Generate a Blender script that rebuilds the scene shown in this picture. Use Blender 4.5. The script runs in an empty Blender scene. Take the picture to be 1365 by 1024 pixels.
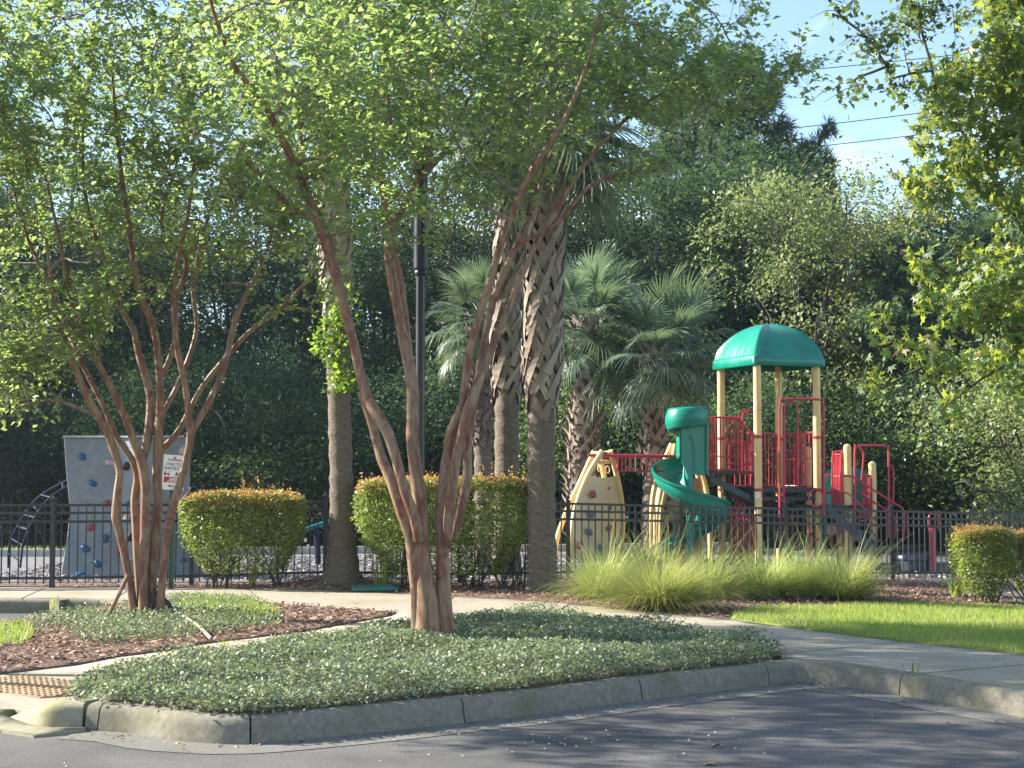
import bpy, math, random
import numpy as np
from mathutils import Vector, Matrix
from mathutils.geometry import delaunay_2d_cdt
R = math.radians
random.seed(7)
rng = np.random.default_rng(11)
scene = bpy.context.scene
COL = scene.collection
F, HC, TILT = 2050.0, 1.5, math.atan(128 / 2050.0)
ROADZ = -0.16

# ------------------------------------------------------------------ world measurements
def ray(px, py):
    u, v = px - 682.5, 512 - py
    c, s = math.cos(TILT), math.sin(TILT)
    return Vector((u, F * c - v * s, F * s + v * c))
def at(px, py, Y):
    d = ray(px, py); t = Y / d.y
    return Vector((d.x * t, Y, HC + d.z * t))
def sstep(a, b, x):
    t = np.clip((x - a) / (b - a), 0, 1); return t * t * (3 - 2 * t)
def gz(x, y):
    """height of the land: level by the road, falling to the right of the playground, a ramp to the road on the left"""
    x = np.asarray(x, float); y = np.asarray(y, float)
    z = -0.03 * np.clip(x - 0.8, 0, 10) * sstep(14, 21, y)
    q = np.abs((x + 3.35) * 0.905 - (y - 11.9) * 0.425)
    ramp = -0.15 * np.clip((13.0 - y) / 2.6, 0, 1)
    z = z + ramp * (1 - sstep(0.72, 1.0, q))
    m = np.exp(-(((x + 2.42) / 0.75) ** 2 + ((y - 21.75) / 0.45) ** 2)) * 0.13
    return z + m
def gp(px, py, z=None):
    zz = 0.0 if z is None else z
    for _ in range(1 if z is not None else 4):
        d = ray(px, py); t = (zz - HC) / d.z
        p = (d.x * t, d.y * t)
        if z is None: zz = float(gz(*p))
    return p

# ------------------------------------------------------------------ object helpers
def tag(o, label=None, cat=None, group=None, kind=None):
    if label: o['label'] = label
    if cat: o['category'] = cat
    if group: o['group'] = group
    if kind: o['kind'] = kind
    return o
def empty(name, loc, label, cat, group=None):
    o = bpy.data.objects.new(name, None); COL.objects.link(o); o.location = loc
    o.empty_display_size = 0.2
    return tag(o, label, cat, group)
def link(name, me, mat, parent=None, smooth=False):
    o = bpy.data.objects.new(name, me); COL.objects.link(o)
    if mat is not None and not me.materials: me.materials.append(mat)
    if parent is not None:
        o.parent = parent
        o.matrix_parent_inverse = Matrix.Identity(4)
        # meshes are made in world coordinates: move them into the parent's own space
        off = Vector((0, 0, 0)); p = parent
        while p is not None: off += p.location; p = p.parent
        o.location = -off
    if smooth: me.polygons.foreach_set('use_smooth', np.ones(len(me.polygons), bool))
    return o
def np_mesh(name, V, Fc):
    """V (N,3), Fc (M,k) -> mesh"""
    me = bpy.data.meshes.new(name)
    V = np.ascontiguousarray(V, np.float32); Fc = np.ascontiguousarray(Fc, np.int32)
    M, k = Fc.shape
    me.vertices.add(len(V)); me.vertices.foreach_set('co', V.ravel())
    me.loops.add(M * k); me.loops.foreach_set('vertex_index', Fc.ravel())
    me.polygons.add(M); me.polygons.foreach_set('loop_start', np.arange(0, M * k, k, dtype=np.int32))
    me.update(calc_edges=True)
    return me
def norm(v):
    return v / np.maximum(np.linalg.norm(v, axis=-1, keepdims=True), 1e-9)

class MB:
    def __init__(s): s.v = []; s.f = []
    def add(s, vs, fs):
        n = len(s.v); s.v += [tuple(p) for p in vs]; s.f += [tuple(i + n for i in f) for f in fs]; return s
    def box(s, c, size, M=None, bev=0.0):
        hx, hy, hz = (d / 2 for d in size)
        b = min(bev, hx * .9, hy * .9)
        pts = [(-hx + b, -hy), (hx - b, -hy), (hx, -hy + b), (hx, hy - b), (hx - b, hy), (-hx + b, hy), (-hx, hy - b), (-hx, -hy + b)] if b > 0 else [(-hx, -hy), (hx, -hy), (hx, hy), (-hx, hy)]
        k = len(pts)
        if b > 0:
            rings = [(-hz, 1 - b / max(hx, hy)), (-hz + b * .6, 1), (hz - b * .6, 1), (hz, 1 - b / max(hx, hy))]
        else: rings = [(-hz, 1), (hz, 1)]
        V = [Vector((x * q, y * q, z)) for z, q in rings for x, y in pts]
        if M is not None: V = [M @ p for p in V]
        V = [p + Vector(c) for p in V]
        fs = [tuple(range(k))[::-1], tuple(range((len(rings) - 1) * k, len(rings) * k))]
        for r in range(len(rings) - 1):
            fs += [(r * k + i, r * k + (i + 1) % k, (r + 1) * k + (i + 1) % k, (r + 1) * k + i) for i in range(k)]
        return s.add(V, fs)
    def tube(s, pts, r, n=8, cap=True, flat=None):
        pts = [Vector(p) for p in pts]; m = len(pts)
        rr = r if hasattr(r, '__len__') else [r] * m
        T = []
        for i in range(m):
            d = pts[min(i + 1, m - 1)] - pts[max(i - 1, 0)]
            T.append(d.normalized() if d.length > 1e-9 else Vector((0, 0, 1)))
        ref = Vector((0, 0, 1)) if abs(T[0].z) < .9 else Vector((0, 1, 0))
        N = T[0].cross(ref).normalized(); V = []; fs = []
        for i in range(m):
            N = N - T[i] * N.dot(T[i]); N = N.normalized() if N.length > 1e-6 else T[i].orthogonal().normalized()
            B = T[i].cross(N)
            for k in range(n):
                a = 2 * math.pi * k / n
                V.append(pts[i] + (N * math.cos(a) + B * math.sin(a)) * rr[i])
        for i in range(m - 1):
            for k in range(n):
                fs.append((i * n + k, i * n + (k + 1) % n, (i + 1) * n + (k + 1) % n, (i + 1) * n + k))
        if cap: fs += [tuple(range(n))[::-1], tuple(range((m - 1) * n, m * n))]
        return s.add(V, fs)
    def lathe(s, prof, c, n=16):
        V = []; fs = []
        for r, z in prof:
            for k in range(n):
                a = 2 * math.pi * k / n; V.append((c[0] + r * math.cos(a), c[1] + r * math.sin(a), c[2] + z))
        for i in range(len(prof) - 1):
            for k in range(n): fs.append((i * n + k, i * n + (k + 1) % n, (i + 1) * n + (k + 1) % n, (i + 1) * n + k))
        fs += [tuple(range(n))[::-1], tuple(range((len(prof) - 1) * n, len(prof) * n))]
        return s.add(V, fs)
    def strip(s, A, B):
        n = len(A); return s.add(list(A) + list(B), [(i, i + 1, n + i + 1, n + i) for i in range(n - 1)])
    def mesh(s, name):
        me = bpy.data.meshes.new(name); me.from_pydata([tuple(p) for p in s.v], [], s.f); me.update(); return me
    def build(s, name, mat, parent=None, smooth=False):
        me = s.mesh(name)
        o = link(name, me, mat, parent)
        if smooth:
            me.polygons.foreach_set('use_smooth', np.ones(len(me.polygons), bool))
            try: me.set_sharp_from_angle(angle=R(40))
            except Exception: pass
        return o

def spline(P, step=0.12, closed=False):
    """Catmull-Rom through rows of P (any columns), resampled"""
    P = np.asarray(P, float); out = []
    n = len(P)
    for i in range(n - 1):
        p0 = P[max(i - 1, 0)]; p1 = P[i]; p2 = P[i + 1]; p3 = P[min(i + 2, n - 1)]
        k = max(2, int(np.linalg.norm((p2 - p1)[:3]) / step))
        for t in np.linspace(0, 1, k, endpoint=False):
            out.append(0.5 * (2 * p1 + (p2 - p0) * t + (2 * p0 - 5 * p1 + 4 * p2 - p3) * t * t + (3 * p1 - p0 - 3 * p2 + p3) * t ** 3))
    out.append(P[-1]); return np.array(out)

# ------------------------------------------------------------------ materials
def newmat(name):
    m = bpy.data.materials.new(name); m.use_nodes = True
    nt = m.node_tree; b = nt.nodes['Principled BSDF']
    return m, nt, b
def N(nt, t, **kw):
    n = nt.nodes.new(t)
    for k, v in kw.items():
        if k in n.inputs: n.inputs[k].default_value = v
        else: setattr(n, k, v)
    return n
def ramp(nt, src, stops, interp='LINEAR'):
    r = N(nt, 'ShaderNodeValToRGB'); cr = r.color_ramp; cr.interpolation = interp
    while len(cr.elements) < len(stops): cr.elements.new(0.5)
    for e, (p, c) in zip(cr.elements, stops): e.position = p; e.color = (*c, 1)
    nt.links.new(src, r.inputs[0]); return r.outputs[0]
def coords(nt, scale=(1, 1, 1)):
    tc = N(nt, 'ShaderNodeTexCoord'); mp = N(nt, 'ShaderNodeMapping'); mp.inputs['Scale'].default_value = scale
    nt.links.new(tc.outputs['Object'], mp.inputs[0]); return mp.outputs[0]
def noise(nt, vec, scale, detail=4, rough=.6, dist=0.0):
    n = N(nt, 'ShaderNodeTexNoise', Scale=scale, Detail=detail, Roughness=rough, Distortion=dist)
    nt.links.new(vec, n.inputs['Vector']); return n.outputs['Fac']
def mixc(nt, fac, a, b, mode='MIX'):
    m = N(nt, 'ShaderNodeMix', data_type='RGBA', blend_type=mode)
    for sock, v in ((m.inputs[0], fac), (m.inputs[6], a), (m.inputs[7], b)):
        if hasattr(v, 'is_linked'): nt.links.new(v, sock)
        elif isinstance(v, (int, float)): sock.default_value = v
        else: sock.default_value = (*v, 1)
    return m.outputs[2]
def bump(nt, b, h, strength=.4, dist=.02):
    bn = N(nt, 'ShaderNodeBump', Strength=strength, Distance=dist)
    nt.links.new(h, bn.inputs['Height']); nt.links.new(bn.outputs[0], b.inputs['Normal'])
def speck(name, stops, scale, detail=6, rough=.9, big=None, bs=.5, bd=.01, stretch=(1, 1, 1), fine=None):
    """a rough mineral/organic surface: noise through a ramp, with broad stains"""
    m, nt, b = newmat(name); v = coords(nt, stretch)
    n1 = noise(nt, v, scale, detail, .7); c = ramp(nt, n1, stops)
    if big:
        n2 = noise(nt, v, big[0], 3, .6, .5); f = ramp(nt, n2, [(big[2], (0, 0, 0)), (big[3], (1, 1, 1))])
        c = mixc(nt, f, c, big[1])
    if fine:
        n3 = noise(nt, v, fine[0], 2, .5); f = ramp(nt, n3, [(fine[2], (0, 0, 0)), (fine[3], (1, 1, 1))])
        c = mixc(nt, f, c, fine[1])
    nt.links.new(c, b.inputs['Base Color']); b.inputs['Roughness'].default_value = rough
    bump(nt, b, n1, bs, bd); return m
def paint(name, col, rough=.4, metal=0.0, var=.25, spec=.5, scale=3.0, coat=0.0):
    m, nt, b = newmat(name); v = coords(nt)
    n1 = noise(nt, v, scale, 5, .65)
    lo = tuple(c * (1 - var) for c in col); hi = tuple(min(1, c * (1 + var * .6)) for c in col)
    c = ramp(nt, n1, [(.3, lo), (.7, hi)])
    g1 = noise(nt, coords(nt, (1, 1, .25)), 16, 5, .7, .5); c = mixc(nt, ramp(nt, g1, [(.52, (0, 0, 0)), (.72, (.5, .5, .5))]), c, tuple(min(1, x * .55 + .03) for x in col))
    g2 = noise(nt, v, 42, 3, .6); c = mixc(nt, ramp(nt, g2, [(.66, (0, 0, 0)), (.72, (.3, .3, .3))]), c, tuple(min(1, x * .7 + .22) for x in col))
    nt.links.new(c, b.inputs['Base Color']); b.inputs['Metallic'].default_value = metal
    rr = ramp(nt, n1, [(.3, (rough * .8,) * 3), (.75, (min(1, rough * 1.35),) * 3)])
    nt.links.new(rr, b.inputs['Roughness']); b.inputs['Specular IOR Level'].default_value = spec
    if coat: b.inputs['Coat Weight'].default_value = coat
    n2 = noise(nt, v, 60, 2, .5); bump(nt, b, n2, .08, .003)
    return m
def leafmat(name, stops, trans, tf=.4, rough=.42, var=.35, spec=.5, patch=None):
    """leaf: colour differs leaf by leaf and tree by tree; light passes through the blade"""
    m, nt, b = newmat(name)
    g = N(nt, 'ShaderNodeNewGeometry'); oi = N(nt, 'ShaderNodeObjectInfo')
    c = ramp(nt, g.outputs['Random Per Island'], stops)
    if patch:
        pn = noise(nt, coords(nt), patch[0], 4, .65, .4); c = mixc(nt, ramp(nt, pn, [(patch[2], (0, 0, 0)), (patch[3], (patch[4],) * 3)]), c, patch[1])
    h = N(nt, 'ShaderNodeHueSaturation')
    mr = N(nt, 'ShaderNodeMapRange'); mr.inputs['To Min'].default_value = 1 - var; mr.inputs['To Max'].default_value = 1 + var
    nt.links.new(oi.outputs['Random'], mr.inputs[0]); nt.links.new(mr.outputs[0], h.inputs['Value'])
    mh = N(nt, 'ShaderNodeMapRange'); mh.inputs['To Min'].default_value = .485; mh.inputs['To Max'].default_value = .515
    nt.links.new(oi.outputs['Random'], mh.inputs[0]); nt.links.new(mh.outputs[0], h.inputs['Hue'])
    nt.links.new(c, h.inputs['Color'])
    nt.links.new(h.outputs[0], b.inputs['Base Color']); b.inputs['Roughness'].default_value = rough
    b.inputs['Specular IOR Level'].default_value = spec
    tr = N(nt, 'ShaderNodeBsdfTranslucent'); tc = mixc(nt, .75, h.outputs[0], trans); nt.links.new(tc, tr.inputs[0])
    mx = N(nt, 'ShaderNodeMixShader'); mx.inputs[0].default_value = tf
    nt.links.new(b.outputs[0], mx.inputs[1]); nt.links.new(tr.outputs[0], mx.inputs[2])
    nt.links.new(mx.outputs[0], nt.nodes['Material Output'].inputs[0]); return m

M = {}
M['asphalt'] = speck('asphalt', [(.28, (.05, .05, .053)), (.5, (.104, .1, .096)), (.72, (.185, .175, .162))], 62, 5, .9, (.8, (.055, .053, .056), .4, .66), .6, .008, fine=(120, (.26, .25, .24), .66, .74))
M['concrete'] = speck('concrete_walk', [(.25, (.24, .205, .16)), (.6, (.36, .315, .25)), (.8, (.43, .385, .31))], 28, 6, .9, (1.3, (.24, .215, .125), .45, .75), .25, .004, fine=(9, (.2, .18, .12), .62, .75))
M['kerb'] = speck('kerb_concrete', [(.25, (.12, .11, .085)), (.6, (.225, .205, .16)), (.8, (.32, .29, .225))], 22, 6, .92, (2.2, (.125, .12, .065), .5, .75), .5, .008)
M['gutter'] = speck('gutter_concrete', [(.25, (.10, .098, .09)), (.6, (.17, .163, .15)), (.8, (.24, .23, .2))], 40, 6, .9, (1.6, (.11, .11, .08), .5, .75), .4, .006)
M['moss_apron'] = speck('ramp_apron_concrete', [(.25, (.2, .18, .12)), (.6, (.31, .28, .19)), (.8, (.38, .35, .25))], 20, 6, .92, (1.6, (.2, .2, .05), .4, .62), .4, .006)
M['soil'] = speck('forest_soil', [(.3, (.05, .038, .026)), (.6, (.11, .082, .058)), (.8, (.17, .13, .095))], 14, 8, .95, None, .8, .03)
M['mulch'] = speck('pine_bark_mulch', [(.3, (.08, .044, .034)), (.52, (.2, .12, .09)), (.75, (.38, .26, .2))], 34, 6, .95, (1.5, (.09, .06, .05), .5, .75), 1.0, .03)
M['chips'] = leafmat('bark_chip', [(0, (.09, .047, .035)), (.5, (.23, .13, .095)), (1, (.46, .32, .24))], (.2, .1, .06), .05, .85)
M['playmulch'] = speck('playground_wood_chips', [(.3, (.10, .095, .1)), (.52, (.2, .19, .2)), (.72, (.36, .34, .35))], 26, 8, .95, (.9, (.12, .115, .13), .5, .8), 1.0, .03)
M['lawn'] = speck('lawn_thatch', [(.3, (.09, .12, .025)), (.6, (.17, .21, .045)), (.8, (.26, .28, .09))], 16, 6, .95, None, .6, .02)
M['grass'] = leafmat('grass_blade', [(0, (.1, .16, .03)), (.6, (.19, .27, .05)), (1, (.34, .36, .12))], (.5, .62, .08), .45, .45, patch=(.9, (.36, .33, .14), .46, .7, .75))
M['muhly'] = leafmat('fountain_grass_blade', [(0, (.15, .22, .05)), (.5, (.3, .37, .11)), (.85, (.46, .48, .2)), (1, (.55, .45, .26))], (.62, .68, .2), .4, .45)
M['cover'] = leafmat('jasmine_leaf', [(0, (.075, .115, .07)), (.6, (.16, .21, .13)), (1, (.38, .42, .3))], (.35, .45, .15), .25, .5, .1, .42, patch=(1.4, (.2, .23, .12), .5, .72, .6))
M['fence'] = paint('black_fence_metal', (.014, .017, .023), .32, .0, .3)
M['yellow'] = paint('sand_yellow_powder_coat', (.76, .55, .23), .38, 0, .12)
M['red'] = paint('red_powder_coat', (.46, .035, .06), .36, 0, .18)
M['green'] = paint('green_moulded_plastic', (.003, .215, .15), .3, 0, .2, .5, 2.0)
M['beige'] = paint('beige_climbing_panel', (.68, .5, .3), .5, 0, .1)
M['pink'] = paint('tan_climbing_panel', (.5, .33, .22), .5, 0, .12)
M['deck'] = paint('dark_coated_deck', (.022, .025, .032), .45, 0, .3)
M['stair'] = paint('slate_coated_steps', (.05, .07, .09), .4, 0, .25)
M['wall'] = speck('grey_moulded_climbing_wall', [(.3, (.17, .195, .215)), (.6, (.235, .265, .285)), (.8, (.3, .325, .34))], 7, 6, .6, (1.4, (.17, .19, .205), .45, .7), .6, .02)
M['bluehold'] = paint('blue_hold', (.015, .10, .22), .4)
M['redhold'] = paint('red_hold', (.36, .06, .06), .4)
M['greyhold'] = paint('steel_blue_hold', (.12, .18, .24), .4)
M['palehold'] = paint('pale_hold', (.65, .45, .4), .5)
M['black'] = paint('black_opening_trim', (.01, .01, .012), .6)
M['blue'] = paint('navy_powder_coat', (.008, .016, .05), .75, 0, .25, .2)
M['teal'] = paint('teal_powder_coat', (.0, .2, .22), .4)
M['white'] = paint('white_sign_face', (.78, .78, .77), .4, 0, .05)
M['signred'] = paint('red_sign_ink', (.5, .03, .04), .5)
M['signgrey'] = paint('grey_sign_ink', (.16, .15, .16), .5)
M['signpost'] = paint('green_channel_post', (.04, .1, .075), .5, .2)
M['pole'] = paint('black_lamp_post', (.01, .012, .016), .3)
M['glass'] = paint('smoked_lantern_glass', (.05, .055, .06), .2)
M['lid'] = paint('green_valve_lid', (.03, .14, .12), .6)
M['mat'] = paint('tan_brown_tactile_mat', (.35, .235, .135), .85)
M['wire'] = paint('dark_cable', (.03, .03, .035), .6)
M['joint'] = paint('dark_joint_dirt', (.05, .045, .035), .95)
M['petal'] = paint('white_petal', (.8, .78, .78), .6)
M['dryleaf'] = paint('dry_leaf', (.4, .25, .14), .7)
M['stick'] = paint('dry_stick', (.5, .4, .3), .8)
M['timber'] = speck('pale_edging', [(.3, (.3, .29, .27)), (.7, (.5, .48, .45))], 12, 5, .9)
# crape bark: tan skin peeling from red-brown wood
def bark_crape():
    m, nt, b = newmat('crape_myrtle_bark'); v = coords(nt, (1, 1, .3))
    n1 = noise(nt, v, 10, 6, .66, .9); n2 = noise(nt, coords(nt, (1, 1, .12)), 40, 3, .6)
    c = ramp(nt, n1, [(.0, (.1, .032, .019)), (.44, (.18, .06, .034)), (.49, (.23, .13, .075)), (.64, (.31, .205, .125)), (1, (.22, .16, .105))])
    c = mixc(nt, ramp(nt, n2, [(.45, (0, 0, 0)), (.75, (.55, .55, .55))]), c, (.12, .07, .05))
    n4 = noise(nt, coords(nt), 11, 3, .6); c = mixc(nt, ramp(nt, n4, [(.62, (0, 0, 0)), (.72, (.45, .45, .45))]), c, (.33, .26, .18))
    nt.links.new(c, b.inputs['Base Color']); b.inputs['Roughness'].default_value = .6
    bump(nt, b, n1, .5, .012); return m
M['crape'] = bark_crape()
M['twig'] = speck('lichen_grey_twig', [(.3, (.1, .075, .055)), (.55, (.21, .165, .12)), (.8, (.34, .3, .235))], 14, 5, .8)
M['palmbark'] = speck('sabal_trunk_bark', [(.25, (.07, .056, .045)), (.55, (.17, .135, .105)), (.8, (.34, .285, .23))], 13, 7, .95, None, 1.0, .03, (1, 1, 3.2))
M['boot'] = leafmat('palm_boot', [(0, (.2, .155, .115)), (.5, (.34, .28, .215)), (1, (.5, .44, .36))], (.3, .2, .1), .0, .8)
M['darkboot'] = leafmat('old_palm_boot', [(0, (.09, .065, .055)), (.5, (.18, .135, .115)), (1, (.28, .22, .19))], (.3, .2, .1), .0, .85)
M['frond'] = leafmat('palm_frond', [(0, (.06, .095, .07)), (.6, (.12, .17, .115)), (1, (.24, .3, .19))], (.3, .42, .18), .3, .42)
M['crapeleaf'] = leafmat('crape_myrtle_leaf', [(0, (.055, .115, .085)), (.55, (.11, .185, .13)), (.93, (.22, .28, .14)), (1, (.3, .2, .08))], (.52, .7, .16), .56, .36, .35, .6)
M['vine'] = leafmat('vine_leaf', [(0, (.05, .11, .03)), (1, (.13, .2, .05))], (.45, .65, .06), .42, .4)
M['gum'] = leafmat('sweetgum_leaf', [(0, (.025, .06, .03)), (.6, (.06, .115, .045)), (.94, (.14, .19, .06)), (1, (.2, .08, .07))], (.55, .64, .07), .44, .46)
M['hedge'] = leafmat('hedge_leaf', [(0, (.055, .1, .03)), (.5, (.14, .2, .055)), (1, (.34, .38, .13))], (.5, .62, .1), .35, .4)
M['newleaf'] = leafmat('new_growth_leaf', [(0, (.3, .26, .06)), (.5, (.46, .28, .1)), (1, (.5, .15, .1))], (.7, .45, .1), .4, .45)
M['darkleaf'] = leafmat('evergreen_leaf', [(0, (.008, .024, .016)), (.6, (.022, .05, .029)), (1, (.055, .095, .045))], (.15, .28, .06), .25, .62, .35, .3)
M['midleaf'] = leafmat('oak_leaf', [(0, (.03, .06, .025)), (.6, (.06, .11, .04)), (1, (.13, .18, .06))], (.3, .45, .06), .3, .5)
M['paleleaf'] = leafmat('pale_bushy_leaf', [(0, (.1, .145, .06)), (.6, (.18, .235, .1)), (1, (.3, .34, .16))], (.42, .52, .14), .35, .5)
M['yellowleaf'] = leafmat('yellow_green_leaf', [(0, (.12, .16, .04)), (.6, (.23, .27, .075)), (1, (.38, .38, .13))], (.55, .58, .1), .4, .5)
M['needle'] = leafmat('pine_needle', [(0, (.02, .05, .03)), (.6, (.045, .09, .045)), (1, (.1, .15, .06))], (.2, .32, .08), .25, .5)
M['bark'] = speck('dark_tree_bark', [(.3, (.035, .03, .026)), (.6, (.09, .075, .062)), (.8, (.16, .135, .11))], 8, 6, .95, None, .8, .03, (1, 1, .35))

# ------------------------------------------------------------------ foliage helpers
def leaf_arrays(C, size, up=.4, aspect=.5, fold=.3, rnd=rng, droop=0.0, sizevar=.35, axis=None):
    C = np.asarray(C, float); n = len(C)
    nn = rnd.normal(size=(n, 3)); nn = norm(nn); nn[:, 2] = np.abs(nn[:, 2]) ; nn = norm(nn * np.array([1, 1, 1]) + np.array([0, 0, up]))
    t = rnd.normal(size=(n, 3)) if axis is None else axis + .35 * rnd.normal(size=(n, 3))
    t[:, 2] -= droop
    t = norm(t - nn * np.sum(t * nn, 1, keepdims=True)); b = np.cross(nn, t)
    L = (size * (1 - sizevar + 2 * sizevar * rnd.random(n)))[:, None]; w = L * aspect * .5
    V = np.stack([C, C + t * L * .42 + b * w + nn * w * fold, C + t * L - nn * L * .12, C + t * L * .42 - b * w + nn * w * fold], 1).reshape(-1, 3)
    return V, np.arange(n * 4).reshape(n, 4)
def star_arrays(C, size, rnd=rng, droop=.7):
    C = np.asarray(C, float); n = len(C)
    nn = norm(rnd.normal(size=(n, 3)) + np.array([-.2, -.3, .5])); t = rnd.normal(size=(n, 3)); t[:, 2] -= droop
    t = norm(t - nn * np.sum(t * nn, 1, keepdims=True)); b = np.cross(nn, t)
    L = size * (.65 + .7 * rnd.random(n))
    ang = [math.pi, 2.2, 1.75, 1.25, .85, .42, 0, -.42, -.85, -1.25, -1.75, -2.2]
    rad = [.08, .32, .55, .26, .62, .27, .72, .27, .62, .26, .55, .32]
    k = len(ang); pts = [C]
    for a, r in zip(ang, rad):
        pts.append(C + (t * math.cos(a) + b * math.sin(a)) * (r * L)[:, None] - nn * (r * r * .22 * L)[:, None])
    V = np.stack(pts, 1).reshape(-1, 3)
    base = np.arange(n)[:, None, None] * (k + 1)
    tri = np.array([[0, 1 + i, 1 + (i + 1) % k] for i in range(k)])[None]
    return V, (base + tri).reshape(-1, 3)
def in_blobs(blobs, n, rnd, shell=.35):
    """n points spread through ellipsoids (centre, radii); denser near the surface"""
    vol = np.array([b[1][0] * b[1][1] * b[1][2] * (b[2] if len(b) > 2 else 1) for b in blobs]); pick = rnd.choice(len(blobs), n, p=vol / vol.sum())
    d = norm(rnd.normal(size=(n, 3))); r = rnd.random(n) ** shell
    Cc = np.array([b[0] for b in blobs], float)[pick]; Rr = np.array([b[1] for b in blobs], float)[pick]
    return Cc + d * r[:, None] * Rr

# ------------------------------------------------------------------ ground sheets
def sheet(name, outline, dz, mat, step=.4, kind='structure', parent=None, zf=gz, label=None, skirt=.05):
    o = np.array(outline, float); x0, y0 = o.min(0); x1, y1 = o.max(0)
    pts = [Vector(p) for p in o]
    # densify outline
    dens = []
    for i in range(len(o)):
        a, b = o[i], o[(i + 1) % len(o)]; k = max(1, int(np.linalg.norm(b - a) / max(step, .2)))
        k = min(k, 60)
        for t in range(k): dens.append(Vector(a + (b - a) * t / k))
    ne = len(dens)
    gx = np.arange(x0 + step * .5, x1, step); gy = np.arange(y0 + step * .5, y1, step)
    inside = []
    if name == 'ground': gx = np.arange(-14, 15, .45); gy = np.arange(9, 31, .45)
    if len(gx) * len(gy) < 40000:
        poly = o
        X, Y = np.meshgrid(gx, gy); X = X.ravel(); Y = Y.ravel(); c = np.zeros(len(X), bool); j = len(poly) - 1
        for i in range(len(poly)):
            xi, yi = poly[i]; xj, yj = poly[j]
            hit = ((yi > Y) != (yj > Y)) & (X < (xj - xi) * (Y - yi) / (yj - yi + 1e-12) + xi); c ^= hit; j = i
        inside = [Vector((a, b)) for a, b in zip(X[c], Y[c])]
    v, e, f, *_ = delaunay_2d_cdt(dens + inside, [(i, (i + 1) % ne) for i in range(ne)], [list(range(ne))], 1, 1e-5)
    xy = np.array([(p[0], p[1]) for p in v]); z = zf(xy[:, 0], xy[:, 1]) + dz
    me = bpy.data.meshes.new(name); fs = []
    for t in f:
        a, b, c = (xy[i] for i in t[:3])
        if (b[0] - a[0]) * (c[1] - a[1]) - (b[1] - a[1]) * (c[0] - a[0]) < 0: t = t[::-1]
        fs.append(tuple(t))
    vs = [(p[0], p[1], q) for p, q in zip(xy, z)]
    if skirt:
        cnt = {}
        for t in fs:
            for a, b in zip(t, t[1:] + t[:1]): cnt[(a, b)] = 1
        k0 = len(vs); vs += [(a, b, c - skirt) for a, b, c in vs[:k0]]
        fs += [(b, a, a + k0, b + k0) for (a, b) in cnt if (b, a) not in cnt]
    me.from_pydata(vs, [], fs); me.update()
    ob = link(name, me, mat, parent); me.polygons.foreach_set('use_smooth', np.array([abs(f_.normal.z) > .5 for f_ in me.polygons], bool))
    if kind: ob['kind'] = kind
    if label: ob['label'] = label
    return ob
def in_poly(poly, P):
    poly = np.array(poly, float); X, Y = P[:, 0], P[:, 1]; c = np.zeros(len(P), bool); j = len(poly) - 1
    for i in range(len(poly)):
        xi, yi = poly[i]; xj, yj = poly[j]
        c ^= ((yi > Y) != (yj > Y)) & (X < (xj - xi) * (Y - yi) / (yj - yi + 1e-12) + xi); j = i
    return c
def scatter(poly, n, rnd=rng):
    poly = np.array(poly, float); lo, hi = poly.min(0), poly.max(0); out = np.zeros((0, 2))
    while len(out) < n:
        p = lo + (hi - lo) * rnd.random((n, 2)); out = np.vstack([out, p[in_poly(poly, p)]])
    return out[:n]

# kerb line (foot of the face, at road level)
KB = [gp(x, y, ROADZ) for x, y in ((112, 974), (150, 976), (184, 979), (225, 987), (275, 991), (334, 992), (480, 979), (620, 963.6), (700, 955), (857, 934), (1000, 917), (1040, 912), (1062, 909.5), (1085, 911), (1110, 914), (1198, 927), (1365, 957))]
KB += [(4.6, 9.1), (5.0, 8.5), (5.5, 8.2), (7.0, 8.2), (40, 9.5)]
def offset(path, d):
    P = np.array(path); T = np.gradient(P, axis=0); T = T / np.linalg.norm(T, axis=1, keepdims=True)
    return P + np.stack([-T[:, 1], T[:, 0]], 1) * d
KBs = spline([(x, y, 0) for x, y in KB], .12)[:, :2]
KBack = offset(KBs, .15)
KBackL = [tuple(p) for p in KBack[::2]]
LEFTK = [(-60, 19.6), (-12, 19.55), (-5.3, 19.5), (-4.85, 19.2), (-4.62, 18.6), (-4.72, 17.9), (-5.0, 16.9), (-5.35, 15.7), (-6.6, 14.9), (-8.4, 14.0), (-8.9, 13.1), (-8.3, 12.2), (-6.5, 11.7), (-5.2, 11.35), (-4.4, 11.1), (-3.6, 10.98), (-3.3, 10.68), (-3.0, 10.5)]
LAND = KBackL[1:] + [(60, 10), (300, 30), (300, 420), (-300, 420), (-300, 19.8)] + LEFTK
sheet('ground', LAND, -.055, M['soil'], .3, skirt=0)
ob = MB(); ob.add([(-300, -60, ROADZ - .004), (300, -60, ROADZ - .004), (300, 60, ROADZ - .004), (-300, 60, ROADZ - .004)], [(0, 1, 2, 3)])
road = ob.build('road', M['asphalt']); road['kind'] = 'structure'

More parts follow.
